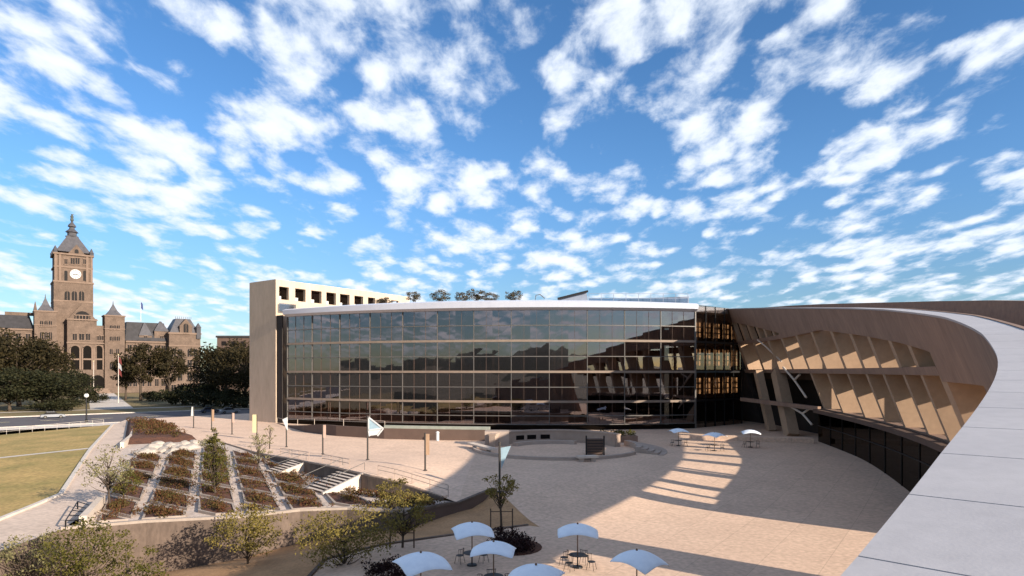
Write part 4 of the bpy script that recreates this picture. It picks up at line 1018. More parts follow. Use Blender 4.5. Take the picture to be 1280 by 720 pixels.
for ci in range(len(XA) - 1):
    for k in range(-1, 7):
        q0, q1 = 28.4 + 4.25 * k + .38, 28.4 + 4.25 * (k + 1) - .38
        pl = [corner(XA[ci] + .42, q0), corner(XA[ci + 1] - .42, q0), corner(XA[ci + 1] - .42, q1), corner(XA[ci] + .42, q1)]
        pl = clip(pl, PL)
        if len(pl) < 3: continue
        ar = abs(sum(pl[i - 1][0] * pl[i][1] - pl[i][0] * pl[i - 1][1] for i in range(len(pl)))) / 2
        if ar < 2.2: continue
        c = Vector((sum(p[0] for p in pl) / len(pl), sum(p[1] for p in pl) / len(pl)))
        if c.y > 79: continue
        z = Tz(c.x, c.y)
        t = thing('planting_bed', 'mulched bed %s, %s' % (ROWN[k + 1], COLN[ci]), 'planting bed', (c.x, c.y, z), 'mulched beds stepping up the terrace')
        out = [Vector(p) for p in pl]; inn = [c + (p - c) * (1 - .22 / max(.3, (p - c).length)) for p in out]
        mb = MB(); n = len(out)
        def L3(p, h): return Vector((p.x, p.y, Tz(p.x, p.y) + h))
        for i in range(n):
            j = (i + 1) % n
            mb.add([L3(out[i], -.1), L3(out[j], -.1), L3(inn[j], -.1), L3(inn[i], -.1), L3(out[i], .2), L3(out[j], .2), L3(inn[j], .2), L3(inn[i], .2)], [(0, 1, 5, 4), (2, 3, 7, 6), (4, 5, 6, 7), (1, 2, 6, 5), (0, 4, 7, 3)])
        mb.build('stone_edging', M['edging'], t)
        mb = MB(); mb.v = [L3(p, .13) for p in inn] + [Vector((c.x, c.y, z + .28))]; mb.f = [(i, (i + 1) % n, n) for i in range(n)]; mb.build('mulch', M['mulch'], t, fix=False)
        dens = rnd.uniform(.4, 1.0) * (1.4 if ci == 2 else 1)
        for _ in range(int(ar * 4.5 * dens)):
            w = [rnd.random() for _ in inn]; s = sum(w); p = sum((v * (a / s) for v, a in zip(inn, w)), Vector((0, 0)))
            p = p + (p - c) * .9 if rnd.random() < .6 else p
            h = rnd.uniform(.12, .3); leaves(cover, Vector((p.x, p.y, Tz(p.x, p.y) + .2 + h * .6)), (rnd.uniform(.25, .5), rnd.uniform(.25, .5), h), 26, .085, rnd)
# sloping triangular bed by the walkway
tri = [at(160, 525, .5), at(186, 530, .5), at(215, 540, .45), at(247, 551, .4), at(205, 554, .4), at(155, 556, .4)]
tt = thing('planting_bed', 'raised triangular bed of reddish shrubs at the top of the terrace', 'planting bed', (-55, 100, .4), 'mulched beds stepping up the terrace')
c = sum((v for v in tri), Vector()) / len(tri)
mb = MB(); n = len(tri); mb.v = [Vector((v.x, v.y, .42)) for v in tri] + [Vector((v.x, v.y, 1.0)).lerp(Vector((c.x, c.y, 1.6)), .12) for v in tri] + [Vector((c.x, c.y, 1.7))]
mb.f = [(i, (i + 1) % n, (i + 1) % n + n, i + n) for i in range(n)] + [(i + n, (i + 1) % n + n, 2 * n) for i in range(n)]; mb.build('mulch', M['mulch'], tt)
for _ in range(170):
    w = [rnd.random() ** 2 for _ in tri]; s = sum(w); p = sum((v * (a / s) for v, a in zip(tri, w)), Vector())
    leaves(cover, Vector((p.x, p.y, rnd.uniform(1.2, 1.8))), (.7, .9, .45), 60, .13, rnd)
# planting along the foot of the walkway wall
for _ in range(120):
    f = rnd.random(); i = rnd.choice((1, 2, 3, 3, 3)); a_, b_ = Vector(WEDGE[i]), Vector(WEDGE[i + 1]); q = a_.lerp(b_, f) + Vector((-.6 - rnd.random() * .9, -.8 - rnd.random() * .8))
    leaves(cover, Vector((q.x, q.y, Tz(q.x, q.y) + .25)), (.4, .4, .3), 26, .09, rnd)
# planting between the terrace end and the dark wall
for _ in range(60):
    f = rnd.random(); q = Vector((-11.2, 49.2)).lerp(Vector((-6, 50.6)), f) + Vector((rnd.uniform(-.6, .6), rnd.uniform(-.9, .9)))
    leaves(cover, Vector((q.x, q.y, Tz(q.x, q.y) + .25)), (.4, .4, .3), 30, .09, rnd)
tag(cover.build('ground_cover', M['leaf_cover'], fix=False), 'low reddish and green plants covering the terrace beds', 'ground cover', kind='stuff')
# limestone boulders
rnd = random.Random(8)
bspots = [(192, 561), (198, 556), (206, 564), (212, 558), (186, 566), (222, 560), (231, 556), (238, 561), (178, 568), (217, 566), (243, 555), (228, 563)]
bl = ['left end of the pale boulder row', 'behind the left end of the boulder row', 'third pale boulder up from the path', 'squat pale boulder before the triangular bed', 'pale boulder close to the white path wall', 'middle boulder of the row', 'pale boulder near the walkway tip', 'pale boulder above the middle aisle', 'outlying pale boulder beside the path', 'pale boulder lying on the upper bed', 'last pale boulder at the walkway', 'flat pale boulder near the middle aisle']
for (x, y), l in zip(bspots, bl):
    p = at(x, y, .4); bm = bmesh.new(); bmesh.ops.create_icosphere(bm, subdivisions=2, radius=1)
    for v in bm.verts: v.co *= 1 + rnd.uniform(-.16, .16)
    me = bpy.data.meshes.new('boulder'); s = rnd.uniform(.65, 1.0); bmesh.ops.scale(bm, vec=(1.2 * s, .9 * s, .62 * s), verts=bm.verts); bm.to_mesh(me); bm.free(); me.materials.append(M['boulder'])
    o = bpy.data.objects.new('boulder', me); col.objects.link(o); o.location = (p.x, p.y, .5); o.rotation_euler.z = rnd.uniform(0, 3); tag(o, l if 'boulder' in l else l, 'boulder', 'limestone boulders on the terrace')

# ------------------------------------------------------------------ young trees
rnd = random.Random(31)
GY = 'young trees around the terrace and court'
def ytree(label, x, y, z, h, r, th, leafm, cl=34, per=70, lf=.095, stakes=False, cone=False, shell=.35, clump=.25, loc=None):
    p = loc or at(x, y, z); pr = tree_mesh(rnd, h, r, th, .045 + h * .008, int(cl * 1.2), int(per * .62), lf * .95, shell, clump=clump, cone=cone)
    t = plant_tree('young_tree', label, (p.x, p.y, p.z), pr, leafm, GY)
    if stakes:
        for s in (-.75, .75):
            mb = MB(); q = Vector((s, -.1, 0)); mb.tube([q + Vector((0, 0, -.3)), q + Vector((0, 0, 1.8))], .05, 6); o = mb.build('stake', M['stake'], None); o.parent = t
        mb = MB(); mb.bar((-.75, -.1, 1.6), (.75, -.1, 1.6), .05); o = mb.build('tie', M['stake'], None); o.parent = t
    return t
ytree('staked yellow green tree standing before the pale blue pennant', 627, 668, -.95, 4.3, 1.35, 2.2, 'leaf_young', 26, 60, .085, True)
ytree('staked tree with thin crown against the low dark wall', 503, 697, -1.55, 4.3, 1.9, 1.7, 'leaf_young', 42, 65, .085, True)
ytree('bushy yellow tree in front of the retaining wall right end', 428, 730, -2.3, 4.9, 2.8, 1.0, 'leaf_young', 74, 85, .085, False)
ytree('slim yellow tree with forked trunk before the middle of the retaining wall', 312, 728, -3.4, 5.3, 2.2, 1.5, 'leaf_young', 58, 85, .085)
ytree('full dark green tree at the left before the retaining wall', 105, 790, -4.6, 6.6, 2.6, 1.6, 'leaf_green', 76, 90, .085)
ytree('pale green tree cut by the bottom left corner', 40, 775, -4.4, 5.4, 2.0, 1.4, 'leaf_pale', 44, 75, .085)
ytree('olive tree beside the dark green one at the bottom edge', 160, 800, -4.4, 5.5, 1.8, 1.5, 'leaf_green', 36, 75, .085)
ytree('thin pale tree on the terrace beside the path', 137, 632, .0, 4.6, 1.9, 1.2, 'leaf_pale', 34, 55, .085)
ytree('small shrubby tree at the corner of the terrace beside the path', 155, 625, .0, 2.4, 1.4, .4, 'leaf_green', 26, 60, .085)
ytree('tapering green tree in the middle of the terrace', 269, 617, .0, 6.0, 1.9, .4, 'leaf_green', 60, 65, .085, False, True)
ytree('sparse pale young tree beside the shorter steps', 322, 590, .1, 4.2, 1.3, 1.0, 'leaf_pale', 22, 45, .085)
ytree('bright green sapling by the wall right of the longer steps', 492, 634, .0, 2.2, 1.5, .3, 'leaf_young', 26, 60, .085)
ytree('leafy green sapling at the head of the terrace below the posts', 262, 570, .3, 2.6, 1.4, .6, 'leaf_pale', 20, 45, .09)
ytree('thin bare sapling beside the pale walkway near the cream topped post', 337, 560, .5, 3.0, .9, 1.0, 'leaf_pale', 12, 30, .08)
# dark rounded shrub beds in the court
def mound(label, pts, seed):
    rr = random.Random(seed); mb = MB(); 
    c = sum((Vector(p) for p in pts), Vector()) / len(pts)
    for p in pts:
        for _ in range(11): leaves(mb, Vector(p) + Vector((rr.uniform(-.55, .55), rr.uniform(-.55, .55), rr.uniform(.1, .6))), (.45, .45, .35), 80, .075, rr)
    t = thing('shrub', label, 'shrub', (c.x, c.y, c.z)); mb.build('foliage', M['leaf_purple'], t, fix=False)
    mb = MB(); mb.lathe((c.x, c.y, c.z - .05), [(1.9, 0), (1.9, .1), (1.6, .13)], 20); mb.build('soil', M['mulch'], t)
mound('dark purple shrubs in a round bed beside the umbrellas', [at(x, y, -.9) for x, y in ((632, 676), (650, 681), (640, 690), (655, 688), (625, 686))], 1)
mound('dark purple shrubs behind the umbrella at the bottom edge', [at(x, y, -1.2) for x, y in ((470, 722), (490, 716), (500, 728), (480, 735))], 2)

# ------------------------------------------------------------------ walkway posts
def post(label, x, yb, z, h, kind):
    p = at(x, yb, z); p.z = Uz(p.x, p.y)
    t = thing('marker_post', label, 'post', tuple(p), 'marker posts along the walkway')
    mb = MB(); mb.tube([p + Vector((0, 0, -.05)), p + Vector((0, 0, h))], .09, 8); mb.build('pole', M['pole'], t)
    mb = MB(); mb.lathe(p, [(.2, 0), (.2, .06), (.12, .1)], 10); mb.build('base_plate', M['pole'], t)
    if kind == 'whitebox': mb = MB(); mb.prism([p + Vector(v) for v in ((-.42, -.1, h - 1.6), (.0, -.1, h - 1.6), (-.1, -.1, h), (-.3, -.1, h))], (0, .2, 0)); mb.build('sign_panel', M['white'], t)
    if kind == 'tan': mb = MB(); mb.box(p + Vector((.22, 0, h - 1.1)), (.36, .1, 2.0)); mb.build('sign_panel', M['tan'], t)
    if kind == 'pink': mb = MB(); mb.box(p + Vector((.2, 0, h - .8)), (.3, .1, 1.5)); mb.build('sign_panel', M['pink'], t)
    if kind == 'cream': mb = MB(); mb.box(p + Vector((-.3, 0, h - 1.3)), (.55, .3, 2.6)); mb.build('sign_panel', M['cream'], t)
    if kind == 'cap': mb = MB(); mb.prism([p + Vector(v) for v in ((-.5, -.1, h), (.12, -.1, h - 1.4), (.14, -.1, h - .1), (.1, -.1, h + .3))], (0, .2, 0)); mb.build('sign_panel', M['white'], t)
    if kind == 'arrow':
        for a_, b_ in (((.1, h - .1), (1.65, h - 1.3)), ((1.65, h - 1.3), (1.05, h - 2.05)), ((.1, h - 1.45), (1.5, h - 1.25)), ((.12, h - 1.5), (.2, h - 2.1)), ((.1, h - .1), (.1, h - 1.5))):
            mb = MB(); mb.bar(p + Vector((a_[0], 0, a_[1])), p + Vector((b_[0], 0, b_[1])), .13, .13); mb.build('frame', M['white'], t)
        mb = MB(); mb.prism([p + Vector(v) for v in ((.12, .0, h - .25), (1.5, .0, h - 1.3), (.12, .0, h - 1.42))], (0, .03, 0)); mb.build('sail', M['pennant'], t)
        mb = MB(); mb.prism([p + Vector(v) for v in ((.15, .0, h - 1.52), (1.45, .0, h - 1.36), (1.0, .0, h - 1.95), (.2, 0, h - 2.05))], (0, .03, 0)); mb.build('sail', M['white'], t)
    if kind == 'pennant':
        mb = MB(); mb.prism([p + Vector(v) for v in ((.1, 0, h - .5), (.95, 0, h - .35), (.45, 0, h - 1.5), (.14, 0, h - 2.3))], (0, .04, 0)); mb.build('pennant', M['pennant'], t)
post('slim post with a white upper panel nearest the street', 242, 535, .4, 3.7, 'whitebox')
post('post with a brown panel between two plain pale ones', 264.5, 537, .4, 3.5, 'tan')
post('plain narrow grey post left of the cream topped one', 290, 543, .4, 3.4, 'pink')
post('post carrying a tall cream yellow panel', 321, 549, .42, 3.6, 'cream')
post('post topped with a slanting white cap near the facade corner', 358, 557, .6, 3.6, 'cap')
post('post with a pinkish upper panel at the curved low wall', 403.5, 565.5, .7, 3.5, 'pink')
post('tall post flying a white triangular arrow frame', 459.5, 577, .8, 4.6, 'arrow')
post('dark post with a tan hanging panel alone on the walkway', 531.5, 590, .7, 3.6, 'tan')
post('dark post with a pale blue pennant before the round court', 624.5, 612, .4, 4.2, 'pennant')

# ------------------------------------------------------------------ umbrellas, tables, chairs
def chair_parts():
    P = {}
    m = MB(); m.lathe((0, 0, .44), [(.21, 0), (.23, .015), (.22, .03)], 12); P['seat'] = m
    m = MB()
    for i in range(7):
        an = R(200 + i * 140 / 6); 
        m.tube([(.21 * math.cos(an), .21 * math.sin(an), .47), (.25 * math.cos(an), .25 * math.sin(an), .84)], .011, 5)
    m.tube([(.25 * math.cos(R(195 + i * 15)), .25 * math.sin(R(195 + i * 15)), .84 + .03 * math.sin(R(i * 18))) for i in range(11)], .016, 6)
    P['backrest'] = m; P['legs'] = []
    for sx, sy in ((1, 1), (1, -1), (-1, 1), (-1, -1)):
        m = MB(); m.tube([(sx * .15, sy * .15, .44), (sx * .22, sy * .22, 0)], .014, 5); P['legs'].append(m)
    return P
def chair(loc, rz, label, group):
    t = thing('cafe_chair', label, 'chair', (0, 0, 0), group)
    P = chair_parts(); P['seat'].build('seat', M['black'], t); P['backrest'].build('backrest', M['black'], t)
    for l in P['legs']: l.build('leg', M['black'], t)
    t.location = loc; t.rotation_euler.z = rz; return t
ch0 = [None]
def put_chair(loc, rz, label):
    if ch0[0] is None: ch0[0] = chair(loc, rz, label, 'black cafe chairs around the tables'); return
    c = copy_tree(ch0[0]); c.location = loc; c.rotation_euler.z = rz; c['label'] = label
def table(loc, label):
    t = thing('cafe_table', label, 'table', tuple(loc), 'round black cafe tables'); p = Vector(loc)
    m = MB(); m.lathe(p + Vector((0, 0, .71)), [(.5, 0), (.52, .015), (.5, .03)], 20); m.build('tabletop', M['black'], t)
    m = MB(); m.lathe(p, [(.25, 0), (.22, .03), (.04, .07), (.04, .71)], 10); m.build('pedestal', M['black'], t)
def umbrella(loc, rz, half, label, cz_=2.05, rise=.42, tilt=0):
    t = thing('umbrella', label, 'umbrella', tuple(loc), 'pale blue canvas umbrellas'); p = Vector(loc)
    mb = MB(); nr = 7; nn = 32; ring_ = []
    for j in range(nr + 1):
        f = j / nr; row = []
        for k in range(nn):
            an = 2 * math.pi * k / nn; 
            c_, s_ = math.cos(an), math.sin(an); sq = 1 / max(abs(c_), abs(s_)); sq = min(sq, 1.36)
            r = half * f * sq; corner_ = (sq - 1) / .36
            arch = -.10 * f * (1 - corner_) * 0 
            z = cz_ + rise * (1 - f ** 1.9) - .16 * corner_ * f * f + .05 * (1 - corner_) * f
            row.append(Vector((r * c_, r * s_, z)))
        ring_.append(row)
    up = ring_; dn = [[v - Vector((0, 0, .018)) for v in r] for r in ring_]
    o = 0
    vs = []; fs = []
    for rows in (up, dn):
        b = len(vs)
        for r in rows[1:]: vs += r
        vs.append(rows[0][0]); c0 = len(vs) - 1
        for j in range(nr - 1):
            for k in range(nn): a_ = b + j * nn + k; b_ = b + j * nn + (k + 1) % nn; fs.append((a_, b_, b_ + nn, a_ + nn))
        for k in range(nn): fs.append((b + k, c0, b + (k + 1) % nn))
    nb = nr * nn + 1
    for k in range(nn): e = (nr - 1) * nn; fs.append((e + k, e + (k + 1) % nn, nb + e + (k + 1) % nn, nb + e + k))
    rot = Matrix.Rotation(rz, 3, 'Z') @ Matrix.Rotation(tilt, 3, 'X')
    mb.add([rot @ v + p for v in vs], fs); cn_ = mb.build('canopy', M['umbrella'], t, smooth=True)
    for k in range(4):
        an = R(45 + 90 * k); m = MB(); pts = []
        for f in (.06, .4, .75, 1.0): 
            v = Vector((half * f * 1.33 * math.cos(an), half * f * 1.33 * math.sin(an), cz_ + rise * (1 - f ** 1.9) - .16 * f * f - .035)); pts.append(rot @ v + p)
        m.tube(pts, .014, 5); m.build('rib', M['wood'], t)
    m = MB(); m.tube([p + Vector((0, 0, .02)), p + Vector((0, 0, cz_ + rise + .03))], .032, 8); m.build('pole', M['wood'], t)
    m = MB(); m.lathe(p + Vector((0, 0, cz_ + rise)), [(.05, 0), (.06, .05), (.02, .1)], 8); m.build('finial', M['wood'], t)
    m = MB(); m.lathe(p, [(.3, 0), (.28, .07), (.06, .1)], 14); m.build('base', M['black'], t)
UM = [((590, 659), -.9, R(14), 1.12, 'umbrella farthest from the bottom edge, beside the purple shrub bed', 1),
      ((617, 684), -.9, R(-6), 1.1, 'umbrella in front of the round purple shrub bed', 2),
      ((526, 702), -1.05, R(30), 1.15, 'leftmost umbrella shading dark shrubs at the bottom', 3),
      ((722, 660), -.85, R(-4), 1.14, 'umbrella above the table with clearly visible round chairs', 4),
      ((796, 695), -.9, R(44), 1.06, 'umbrella with one corner lit bright white by the sun', 5),
      ((670, 714), -.9, R(-18), 1.15, 'umbrella cut by the bottom edge of the view', 6)]
SEATS = {1: [(150, .85), (40, .85)], 2: [(200, .85), (-15, .85), (100, .9)], 3: [(10, .85), (100, .85), (190, .85)], 4: [(55, .8), (150, .85), (230, .85), (-30, .85)], 5: [(80, .85), (200, .85)], 6: [(140, .85), (20, .85)]}
CHL = ['the shrub bed umbrella', 'the umbrella before the round shrub bed', 'the leftmost umbrella', 'the umbrella over the lit patch', 'the sunlit cornered umbrella', 'the umbrella cut by the bottom edge']
SIDE = ['first', 'second', 'third', 'fourth']
for (px, py), g, rz, half, lab, idx in UM:
    p = at(px, py, g + 2.2); loc = Vector((p.x, p.y, Lz(p.x, p.y)))
    umbrella(loc, rz, half, 'pale blue ' + lab, tilt=R((3, -3, 4, -2, 5, 2)[idx - 1]))
    table(loc, 'round black cafe table under ' + CHL[idx - 1])
    for i, (an, d) in enumerate(SEATS[idx]):
        q = loc + Vector((math.cos(R(an)) * d, math.sin(R(an)) * d, 0)); q.z = Lz(q.x, q.y)
        nm = 'right' if abs(math.cos(R(an))) > .7 and math.cos(R(an)) > 0 else ('left' if math.cos(R(an)) < -.7 else ('far' if math.sin(R(an)) > 0 else 'near'))
        put_chair(q, R(an) + math.pi / 2 + math.pi, 'black cafe chair %s of the table under %s' % (nm, CHL[idx - 1]))
for (px, py), rz, lab, cl in (((848, 537), R(10), 'small white umbrella at the far end before the glass corner', 'the far umbrella by the glass corner'), ((893, 542), R(35), 'small white umbrella between two others at the far end', 'the middle far umbrella'), ((938, 538.5), R(-10), 'white umbrella at the far end nearest the leaning column', 'the far umbrella by the leaning column')):
    g = .35; p = at(px, py, g + 2.2); loc = Vector((p.x, p.y, Pz(p.x, p.y)))
    umbrella(loc, rz, 1.15, lab, 1.95, .36); table(loc, 'small black table under ' + cl)
    put_chair(loc + Vector((-.9, -.3, 0)), R(20), 'black chair left of the table under ' + cl)
    put_chair(loc + Vector((.9, -.2, 0)), R(160), 'black chair right of the table under ' + cl)

# ------------------------------------------------------------------ street furniture and cars
rf = [sp(-60, -.6), sp(-40, -.6), sp(-20, -.6), sp(0, -.6)]
railing('fence', 'long low white picket railing between the lawn and the street', [(v.x, v.y) for v in rf], lambda x, y: max(Az(x, y), -.7) , 1.05, 34, M['kerb'], 3, 'fence', .022)
def lamp(label, x, yb, z, h):
    p = at(x, yb, z); t = thing('street_lamp', label, 'street lamp', tuple(p))
    mb = MB(); mb.lathe(p, [(.28, 0), (.28, .5), (.14, .7), (.11, h - .7), (.16, h - .65)], 10); mb.build('pole', M['black'], t)
    mb = MB(); mb.lathe(p + Vector((0, 0, h - .65)), [(.15, 0), (.38, .2), (.42, .45), (.3, .7), (.1, .78)], 12); mb.build('lamp_globe', M['lamp'], t)
    mb = MB(); mb.lathe(p + Vector((0, 0, h + .13)), [(.14, 0), (.1, .12), (.02, .3)], 8); mb.build('finial', M['black'], t)
lamp('black street lamp with a white globe by the lawn fence', 108, 528, .1, 5.6)
lamp('black street lamp in the park before the right hand trees', 296, 503, .1, 7.5)
def flagpole(label, x, yb, ytop, Y, cols):
    p = Vector(((x - 640) / FPX * Y, Y, .08)); h = EYE + (HY - ytop) / FPX * Y
    t = thing('flagpole', label, 'flagpole', tuple(p))
    mb = MB(); mb.tube([p, Vector((p.x, p.y, h))], [.14, .07], 8); mb.build('pole', M['kerb'], t)
    mb = MB(); mb.lathe((p.x, p.y, h), [(.1, 0), (.22, .15), (.1, .35)], 8); mb.build('finial', M['cream'], t)
    if cols:
        for i, c in enumerate(cols):
            mb = MB(); z0, z1 = h - .5 - i * 1.9, h - 2.2 - i * 1.9; q = Vector((p.x, p.y, 0)); w = 1.5
            mb.prism([q + Vector((.12, 0, z0)), q + Vector((w * .6, -.1, z0 - .9)), q + Vector((w * .75, 0, z1 - 1.0)), q + Vector((.12, 0, z1))], (0, .05, 0)); mb.build('flag', M[c], t)
flagpole('tall white flagpole with a drooping red and white flag', 148, 500, 444, 205, ['red', 'fwhite', 'red'])
flagpole('bare white flagpole before the city hall arches', 117, 500, 452, 210, None)
q = cp(cu(176, 10), 10, cz(176, 402, 10)); t = thing('roof_flag', 'dark flag on a thin mast above the city hall wing roof', 'flag', tuple(q))
mb = MB(); h = cz(176, 377, 10); mb.tube([q, Vector((q.x, q.y, h))], [.15, .08], 6); mb.build('mast', M['white'], t)
mb = MB(); mb.prism([Vector((q.x, q.y, h)), Vector((q.x + .9, q.y, h - 1.2)), Vector((q.x + 1.1, q.y, h - 4.2)), Vector((q.x, q.y, h - 3.2))], (0, .1, 0)); mb.build('flag', M['fblue'], t)
def car(label, P, heading, m, L=4.5):
    t = thing('parked_car', label, 'car', tuple(P), 'cars on the street'); d = Vector((math.cos(heading), math.sin(heading), 0)); s = Vector((-d.y, d.x, 0))
    def q(a, b, z): return P + d * a + s * b + Vector((0, 0, z))
    mb = MB(); prof = [(-.5, .3), (-.5, .62), (-.47, .8), (-.3, .86), (.22, .88), (.42, .78), (.5, .62), (.5, .3)]
    mb.loft([[q(x * L, yy, z) for x, z in prof] for yy in (-.86, -.8, .8, .86)] if False else [[q(x * L * k, yy, z) for x, z in prof] for yy, k in ((-.88, .985), (-.82, 1), (.82, 1), (.88, .985))]); mb.build('body', m, t)
    mb = MB(); mb.loft([[q(a * L, b, z) for a, b in ((-.36, -.76), (.26, -.76), (.26, .76), (-.36, .76))] if z < 1 else [q(a * L, b, z) for a, b in ((-.25, -.6), (.08, -.6), (.08, .6), (-.25, .6))] for z in (.87, 1.36)]); mb.build('cabin_glass', M['winglass'], t)
    mb = MB(); mb.loft([[q(a * L, b, z) for a, b in ((-.255, -.61), (.085, -.61), (.085, .61), (-.255, .61))] for z in (1.362, 1.42)]); mb.build('roof', m, t)
    for a in (-.31, .31):
        for b in (-1, 1):
            mb = MB(); c = q(a * L, b * .8, .32); mb.tube([c - s * .1, c + s * .1], .32, 14); w = mb.build('wheel', M['tyre'], t)
            mb = MB(); mb.tube([c + s * b * .1, c + s * b * .115], .19, 10); mb.build('rim', M['steel'], w)
    for b in (-.6, .6):
        mb = MB(); mb.box(q(.5 * L + .005, b, .66), (.03, .35, .14), d, s); mb.build('headlight', M['lamp'], t)
        mb = MB(); mb.box(q(-.5 * L - .005, b, .66), (.03, .3, .14), d, s); mb.build('tail_light', M['red'], t)
hd = math.atan2(SU.y, SU.x)
p = at(66, 522.5, -.05); car('silver car on the street beyond the lawn fence', Vector((p.x, p.y, -.06)), hd, M['car_w'])
p = at(152, 496, -.05); 
p = at(262, 516, -.05); car('dark car in the street left of the concrete block', Vector((p.x, p.y, -.06)), hd, M['car_d'])
p = at(287, 516.5, -.05); car('silver grey car beside the dark one near the concrete block', Vector((p.x, p.y, -.06)), hd, M['car_w'])
# flat roofed building behind the right-hand trees
p = atY(298, 470, 330); t = thing('office_block', 'flat roofed building far behind the trees beside the concrete block', 'building', (p.x, p.y, 0))
zt_ = atY(298, 422, 330).z
mb = MB(); mb.box((p.x, p.y + 10, zt_ / 2), (22, 20, zt_)); w = mb.build('wall', M['darkbrown'], t)
mb = MB(); mb.box((p.x, p.y + 10, zt_ + .5), (23, 21, 1.0)); mb.build('roof', M['slate'], t)
for i in range(4):
    for j in range(4): mb = MB(); mb.box((p.x - 7.5 + i * 5, p.y - .03, zt_ - 3 - j * 4), (2.4, .1, 2.2)); mb.build('window', M['winglass'], t)

# distant hills all round (seen mirrored in the glass)
rnd = random.Random(9)
mb = MB(); n = 140; rings = []
def hh(an):
    base = 60 + 40 * math.sin(3 * an + 1) + 30 * math.sin(7 * an) + 18 * math.sin(17 * an + 2) + 9 * math.sin(41 * an)
    east = max(0, math.cos(an + math.pi / 2)) ** 1.2                   # tall behind the camera
    return max(2, base * (.05 + 1.0 * east))
for i in range(n + 1):
    an = 2 * math.pi * i / n; d = Vector((math.cos(an), math.sin(an), 0)); h = hh(an)
    rings.append([d * 2400 + Vector((0, 0, -2)), d * 2700 + Vector((0, 0, h * .55)), d * 3000 + Vector((0, 0, h)), d * 3400 + Vector((0, 0, -2))])
o = len(mb.v)
for r in rings: mb.v += r
for i in range(n):
    for k in range(3): a = i * 4 + k; mb.f.append((a, a + 1, a + 5, a + 4))
tag(mb.build('hills', M['hill'], smooth=True), kind='structure')

# ------------------------------------------------------------------ camera, sun, sky
cam = bpy.data.cameras.new('camera'); co = bpy.data.objects.new('camera', cam); col.objects.link(co); scn.camera = co
co.location = (0, 0, EYE); co.rotation_euler = (R(90), 0, 0); cam.sensor_width = 36; cam.lens = FPX / 1280 * 36; cam.shift_y = (HY - 360) / 1280
cam.clip_start = .1; cam.clip_end = 12000
EL = R(19); sv = Vector((.8, -.6, 0)).normalized() * math.cos(EL) + Vector((0, 0, math.sin(EL)))
sl = bpy.data.lights.new('sun', 'SUN'); sl.energy = 4.5; sl.angle = R(.5); sl.color = (1, .88, .74)
so = bpy.data.objects.new('sun', sl); col.objects.link(so); so.rotation_euler = sv.to_track_quat('Z', 'Y').to_euler()
w = bpy.data.worlds.new('World'); scn.world = w; w.use_nodes = True; nt = w.node_tree
bg = nt.nodes['Background']; bg.inputs['Strength'].default_value = .098
sky = N(nt, 'ShaderNodeTexSky'); sky.sky_type = 'NISHITA'; sky.sun_disc = False; sky.sun_elevation = EL; sky.sun_rotation = math.atan2(sv.x, sv.y)
sky.altitude = 1300; sky.air_density = 1.0; sky.dust_density = .6; sky.ozone_density = 1.6
tc = N(nt, 'ShaderNodeTexCoord'); sx = N(nt, 'ShaderNodeSeparateXYZ'); nt.links.new(tc.outputs['Generated'], sx.inputs[0])
def mth(op, a, b=None, clampv=False):
    n = N(nt, 'ShaderNodeMath', operation=op); n.use_clamp = clampv
    for i, v in enumerate((a, b)):
        if v is None: continue
        if isinstance(v, (int, float)): n.inputs[i].default_value = v
        else: nt.links.new(v, n.inputs[i])
    return n.outputs[0]
zz = mth('ADD', mth('MAXIMUM', sx.outputs['Z'], 0.0), .16)
u = mth('DIVIDE', sx.outputs['X'], zz); v = mth('DIVIDE', sx.outputs['Y'], zz)
cb = N(nt, 'ShaderNodeCombineXYZ'); nt.links.new(u, cb.inputs[0]); nt.links.new(mth('MULTIPLY', v, .62), cb.inputs[1]); cb.inputs[2].default_value = 5.3
n1 = N(nt, 'ShaderNodeTexNoise', Scale=9.5, Detail=10.0, Roughness=.6, Distortion=.2); nt.links.new(cb.outputs[0], n1.inputs['Vector'])
n2 = N(nt, 'ShaderNodeTexNoise', Scale=2.1, Detail=2.5, Roughness=.5); nt.links.new(cb.outputs[0], n2.inputs['Vector'])
wv = N(nt, 'ShaderNodeVectorMath', operation='MULTIPLY_ADD'); wn = N(nt, 'ShaderNodeTexNoise', Scale=8.0, Detail=6.0); nt.links.new(cb.outputs[0], wn.inputs['Vector'])
nt.links.new(wn.outputs['Color'], wv.inputs[0]); wv.inputs[1].default_value = (.16, .16, 0); nt.links.new(cb.outputs[0], wv.inputs[2])
vo = N(nt, 'ShaderNodeTexVoronoi', Scale=9.8); vo.feature = 'SMOOTH_F1'; vo.inputs['Smoothness'].default_value = .6; nt.links.new(wv.outputs[0], vo.inputs['Vector'])
f = mth('ADD', mth('ADD', mth('MULTIPLY', n1.outputs['Fac'], .75), mth('MULTIPLY', mth('SUBTRACT', .62, vo.outputs['Distance']), .42)), mth('MULTIPLY', mth('SUBTRACT', n2.outputs['Fac'], .5), .5))
mr = N(nt, 'ShaderNodeMapRange'); mr.interpolation_type = 'SMOOTHSTEP'; mr.inputs['From Min'].default_value = .345; mr.inputs['From Max'].default_value = .60
nt.links.new(f, mr.inputs['Value'])
hz = N(nt, 'ShaderNodeMapRange'); hz.inputs['From Min'].default_value = .0; hz.inputs['From Max'].default_value = .06; nt.links.new(sx.outputs['Z'], hz.inputs['Value'])
bk = N(nt, 'ShaderNodeMapRange'); bk.interpolation_type = 'SMOOTHSTEP'; bk.inputs['From Min'].default_value = -.25; bk.inputs['From Max'].default_value = .35; bk.inputs['To Min'].default_value = 1.0; nt.links.new(sx.outputs['Y'], bk.inputs['Value'])   # clouds behind the camera kept full to add ambient light
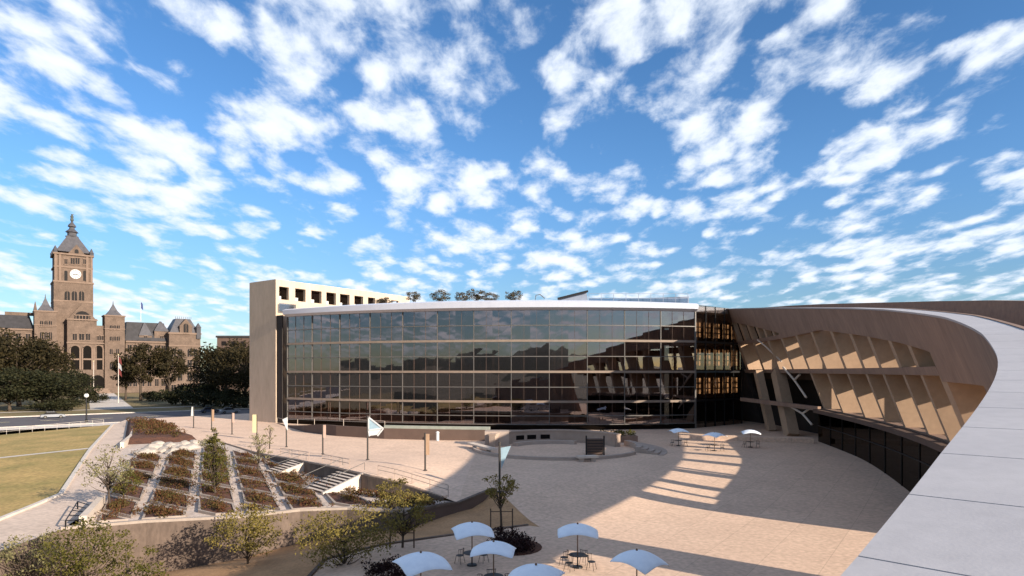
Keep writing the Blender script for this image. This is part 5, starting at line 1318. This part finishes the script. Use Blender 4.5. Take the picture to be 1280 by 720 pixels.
mask = mth('MULTIPLY', mr.outputs['Result'], mth('MULTIPLY', mth('MULTIPLY', hz.outputs['Result'], bk.outputs['Result']), .93))
# saturate the blue a little, as the film did
hs = N(nt, 'ShaderNodeHueSaturation'); hs.inputs['Saturation'].default_value = 1.22; hs.inputs['Value'].default_value = .93; nt.links.new(sky.outputs[0], hs.inputs['Color'])
mixc = N(nt, 'ShaderNodeMix', data_type='RGBA'); tn = N(nt, 'ShaderNodeVectorMath', operation='MULTIPLY'); tn.inputs[1].default_value = (.84, .915, 1.0); nt.links.new(hs.outputs[0], tn.inputs[0])
nt.links.new(mask, mixc.inputs['Factor']); el = N(nt, 'ShaderNodeMapRange'); el.interpolation_type = 'SMOOTHSTEP'; el.inputs['From Min'].default_value = -.02; el.inputs['From Max'].default_value = .30; el.inputs['To Min'].default_value = .56; nt.links.new(sx.outputs['Z'], el.inputs['Value'])
ts = N(nt, 'ShaderNodeVectorMath', operation='SCALE'); nt.links.new(tn.outputs[0], ts.inputs[0]); nt.links.new(el.outputs[0], ts.inputs['Scale'])
nt.links.new(ts.outputs[0], mixc.inputs[6])
cr = N(nt, 'ShaderNodeMapRange'); cr.interpolation_type = 'SMOOTHSTEP'; cr.inputs['From Min'].default_value = .5; cr.inputs['From Max'].default_value = .8; nt.links.new(f, cr.inputs['Value'])
cm = N(nt, 'ShaderNodeMix', data_type='RGBA'); nt.links.new(cr.outputs[0], cm.inputs['Factor']); cm.inputs[6].default_value = (4.5, 4.9, 5.5, 1); cm.inputs[7].default_value = (5.5, 5.5, 5.55, 1)
nt.links.new(cm.outputs[2], mixc.inputs[7])
nt.links.new(mixc.outputs[2], bg.inputs['Color'])
scn.view_settings.view_transform = 'Standard'; scn.view_settings.look = 'None'; scn.view_settings.exposure = 1.1; scn.view_settings.gamma = 1
scn.cycles.max_bounces = 8; scn.cycles.transparent_max_bounces = 24; scn.cycles.use_denoising = True
scn.cycles.sample_clamp_indirect = 6
for o in bpy.data.objects:
    if '_w' in o: del o['_w']
